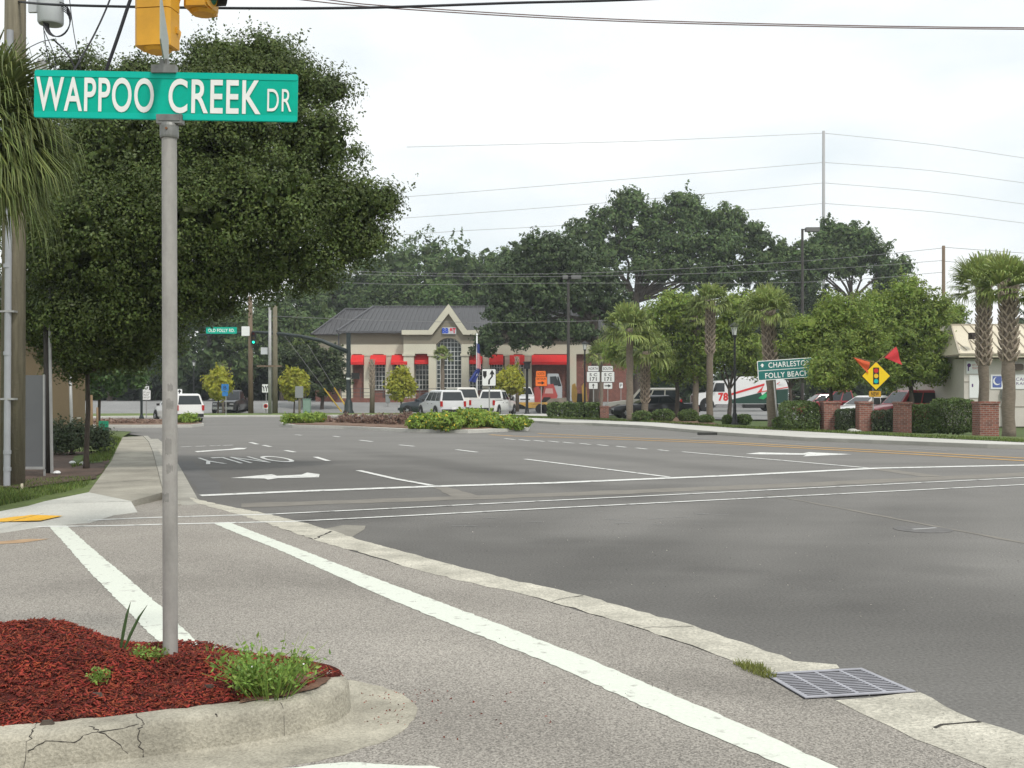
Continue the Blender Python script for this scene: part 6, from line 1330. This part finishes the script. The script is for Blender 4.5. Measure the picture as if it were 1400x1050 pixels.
car('black sedan parked nose-left behind the palms', 'sedan', at(892, 69.5, .03), A_(-.985, -.1), (.012, .014, .02), 'sedan', L=5.5, W=1.95, H=1.42)
car('bright red SUV with pale roof glare behind the brick pillars', 'suv', at(1238, 56, .03), A_(-.97, -.22), (.42, .025, .035), H=1.72, L=4.4)
car('dark red pickup under the low elm leaves', 'pickup truck', at(1150, 68, .03), A_(-.96, .2), (.28, .02, .03), 'pickup', L=5.4, H=1.78)
car('white sedan showing between the brick pillars', 'sedan', at(1186, 60, .03), A_(-.9, -.42), WPT, 'sedan', L=4.7, H=1.42)
car('dark blue SUV facing the camera behind the dense hedge', 'suv', at(1294, 58, .03), A_(-.25, -.97), (.03, .04, .07), L=4.6, H=1.85, W=1.9)
car('small dark red car at the far end behind the first pillar', 'car', at(1122, 78, .03), A_(-1, .0), (.22, .02, .03), 'sedan', L=4.3, H=1.5)
# race support truck
t = thing('race_truck', 'white box truck with red number 78 and red-green side stripes', 'truck', at(1010, 94, .03), R(3))
TW = mat('truck_white', (.74, .74, .73), .35, coat=.4); TGn = mat('truck_dark_green', (.012, .05, .035), .4); TRd = mat('truck_red', (.62, .03, .03), .4)
# x: -4 (cab front, left) .. +3.8
m = MB(); m.prism([(-3.95, .55), (-3.95, 1.15), (-3.8, 1.5), (-2.65, 1.62), (-2.3, 2.45), (-2.1, 2.6), (-1.05, 2.6), (-1.05, .5)], -1.1, 1.1); m.build('cab', TW, t)
m = MB(); m.prism([(-2.5, 1.66), (-2.25, 2.4), (-1.5, 2.4), (-1.5, 1.66)], -1.115, -1.102); m.build('side_window', GLASS, t); m = MB(); m.add([(-2.68, -1, 1.68), (-2.68, 1, 1.68), (-2.34, .95, 2.43), (-2.34, -.95, 2.43)], [(0, 3, 2, 1)]); m.build('windshield', GLASS, t)
m = MB(); m.box((-3.97, 0, 1.05), (.06, 1.5, .6)); m.build('grille', CHR, t); m = MB(); m.box((-4.0, 0, .55), (.2, 2.1, .3)); m.build('bumper', CHR, t)
for y in (-.85, .85): m = MB(); m.box((-3.92, y, 1.2), (.14, .3, .25)); m.build('headlight', HL, t)
m = MB(); m.box((-2.3, -1.3, 2.0), (.1, .2, .5)); m.build('side_mirror', DPL, t)
bx = MB(); bx.bb(-.95, 3.95, -1.15, 1.15, .62, 2.75); bx.bb(-.4, 3.9, -1.0, 1.0, 2.752, 2.95)
bx.prism([(-.9, .66), (3.93, .66), (3.93, 1.9), (2.2, 1.75), (1.7, 1.35), (1.6, 1.6), (-.9, 1.0)], -1.165, -1.152, 1)
def band(pts, w_, mi, y0):
    for (x0, z0), (x1, z1) in zip(pts[:-1], pts[1:]): bx.prism([(x0, z0-w_), (x0, z0+w_), (x1, z1+w_), (x1, z1-w_)], y0, y0+.006, mi)
band([(-.92, 1.45), (1.9, 2.28)], .09, 2, -1.175); bx.prism([(1.9, 2.38), (1.75, 2.1), (1.25, 1.55), (1.62, 1.62)], -1.183, -1.176, 2); band([(1.3, 1.6), (3.93, 2.05)], .035, 2, -1.19)
bx.prism([(1.35, 1.1), (2.2, 1.75), (1.95, 1.45), (2.6, 1.6), (1.8, 1.0)], -1.20, -1.193, 3); bx.text('4', 3.1, 2.35, .3, .3, -1.17, 2, .02); bx.text('MS', 3.35, 2.3, .5, .3, -1.175, 0, .02)
bx.build('box_body', [TW, TGn, TRd, mat('stripe_green', (.02, .35, .12), .4)], t)
m = MB(); m.text('78', -1.62, 1.22, .85, .72, -1.108, 0, .05); m.build('race_number', TRd, t)
m = MB(); m.bb(-2.3, -1.1, -1.14, -.8, .32, .62); m.bb(-.9, 1.9, -.9, .9, .34, .6); m.build('side_steps', CHR, t); m = MB(); m.bb(.1, 1.9, -1.1, -.92, .28, .58); m.bb(3.95, 4.1, -1.0, 1.0, .3, .6); m.split('under_tank', DPL, t)
for x in (-3.0, 2.6):
    for y in (-1, 1): wheel(t, x, y*1.0, .5, .3)
m = MB(); m.lathe([(.62, 0), (.62, -.012)], (-3.0, -1.104, .55), 18, axis='y'); m.build('wheel_arch', DPL, t)
# loader on its trailer and excavator arm
s_ = F/86; t = thing('skid_loader', 'red and white construction loader parked by the orange signs', 'loader', at(752, 86, 0)); OR_ = mat('machine_red', (.40, .07, .065), .55, .15, 2); YL = mat('machine_yellow', (.50, .30, .07), .6, .15, 2)
X = lambda p: (p-752)/s_
Z = lambda p: EYE-(p-HY)/s_
m = MB(); m.prism([(X(733), Z(553)), (X(742), Z(540)), (X(745), Z(526)), (X(756), Z(525)), (X(762), Z(541)), (X(758), Z(552))], -.7, .5); m.prism([(X(731), Z(553)), (X(730), Z(530)), (X(736), Z(528)), (X(745), Z(545))], -.3, .3); m.build('engine_hood', OR_, t)
m = MB(); m.prism([(X(739), Z(551)), (X(743), Z(543)), (X(752), Z(543)), (X(754), Z(551))], -.72, -.705); m.build('vent_grille', DPL, t); m = MB(); m.prism([(X(744), Z(538)), (X(746), Z(531)), (X(755), Z(531)), (X(756), Z(538))], -.72, -.705); m.build('side_badge', mat('badge_pink', (.5, .3, .28), .6), t)
m = MB(); m.prism([(X(748), Z(524)), (X(748.5), Z(511)), (X(763), Z(511)), (X(768), Z(528)), (X(768), Z(545)), (X(761), Z(545))], -.65, .65); m.build('cab', mat('cab_white', (.38, .40, .42), .4), t)
m = MB(); m.prism([(X(752), Z(527)), (X(751.5), Z(515)), (X(760), Z(514.5)), (X(764), Z(527))], -.67, -.655); m.prism([(X(762.5), Z(528)), (X(761.5), Z(515)), (X(763), Z(515)), (X(767), Z(528))], -.66, -.652); m.build('cab_window', GLASS, t)
m = MB(); m.prism([(X(737), Z(556)), (X(752), Z(545)), (X(780), Z(543)), (X(783), Z(550)), (X(760), Z(552)), (X(752), Z(557))], -.8, -.45); m.build('loader_arm', mat('dusty_steel', (.22, .19, .15), .8, .2, 2), t)
m = MB(); m.prism([(X(776.5), Z(548)), (X(775), Z(527)), (X(779), Z(527)), (X(781), Z(548))], -.9, -.8); m.build('white_guard', mat('cab_white', (0, 0, 0)), t)
for x in (742, 760): 
    m = MB(); m.lathe([(.42, -.2), (.42, .2)], (X(x), -.6, Z(556)), 14, axis='y'); m.build('wheel', TYR, t)
t = thing('mini_excavator', 'dusty yellow excavator arm and body behind the SC 171 signs', 'excavator', at(790, 88, 0)); s_ = F/88
X = lambda p: (p-790)/s_
m = MB(); m.prism([(X(781), Z(550)), (X(782), Z(526)), (X(786), Z(524)), (X(789), Z(535)), (X(788), Z(550))], -.4, .1); m.prism([(X(796), Z(550)), (X(795), Z(528)), (X(798), Z(524)), (X(801), Z(530)), (X(803), Z(548))], -.4, .1); m.build('digger_arm', YL, t)
m = MB(); m.bb(X(786), X(798), -.2, .9, Z(552), Z(538)); m.build('engine_housing', DPL, t); m = MB(); m.bb(X(780), X(803), -.5, 1, Z(560), Z(552)); m.build('tracks', TYR, t)
t = thing('flat_trailer', 'low yellow trailer with ramps behind the short black lamp', 'trailer', at(730, 84, 0)); s_ = F/84
X = lambda p: (p-730)/s_
m = MB(); m.bb(X(710), X(748), -.5, .7, .75, .87); m.prism([(X(709), .8), (X(722), .45), (X(745), .45), (X(748), .75), (X(735), .7)], -.55, -.502); m.build('trailer_bed', YL, t)
for x in (738, 744): m = MB(); m.lathe([(.36, -.1), (.36, .1)], (X(x), -.62, .37), 12, axis='y'); m.build('wheel', TYR, t)

# guy wires with yellow guards beside the mast post
for (x0, y0, x1, y1, l) in ((443, 531, 467, 563, 'left yellow guy-wire guard leaning by the mast post'), (457, 530, 473, 556, 'right yellow guy-wire guard leaning by the mast post')):
    t = thing('guy_wire', l, 'guy wire', at(x1, 85, 0), 0, 'yellow guy-wire guards'); s_ = F/85; q = lambda x, y: ((x-x1)/s_, 0, EYE-(y-HY)/s_)
    m = MB(); m.tube([q(x0, y0), q(x1, y1)], .06, 6); m.build('guard', mat('guard_yellow', (.62, .42, .05), .6), t); dx, dy = (x1-x0), (y1-y0); m = MB(); m.tube([q(x0-dx*2.3, y0-dy*2.3), q(x0, y0)], .018, 4); m.build('wire', WG, t)

# =============== haze: the damp summer air ===============
m = MB(); m.bb(-520, 520, -45, 920, -1.1, 34); hz = bpy.data.materials.new('haze'); hz.use_nodes = True
hn = hz.node_tree.nodes; hn.remove(hn['Principled BSDF']); pv = hn.new('ShaderNodeVolumePrincipled'); pv.inputs['Color'].default_value = (.9, .95, 1, 1); pv.inputs['Density'].default_value = .0005; pv.inputs['Anisotropy'].default_value = .2
hz.node_tree.links.new(pv.outputs[0], hn['Material Output'].inputs['Volume'])
o = m.build('haze', hz); tag(o, 'thin pale summer haze in the air over the whole junction', 'haze', kind='stuff')
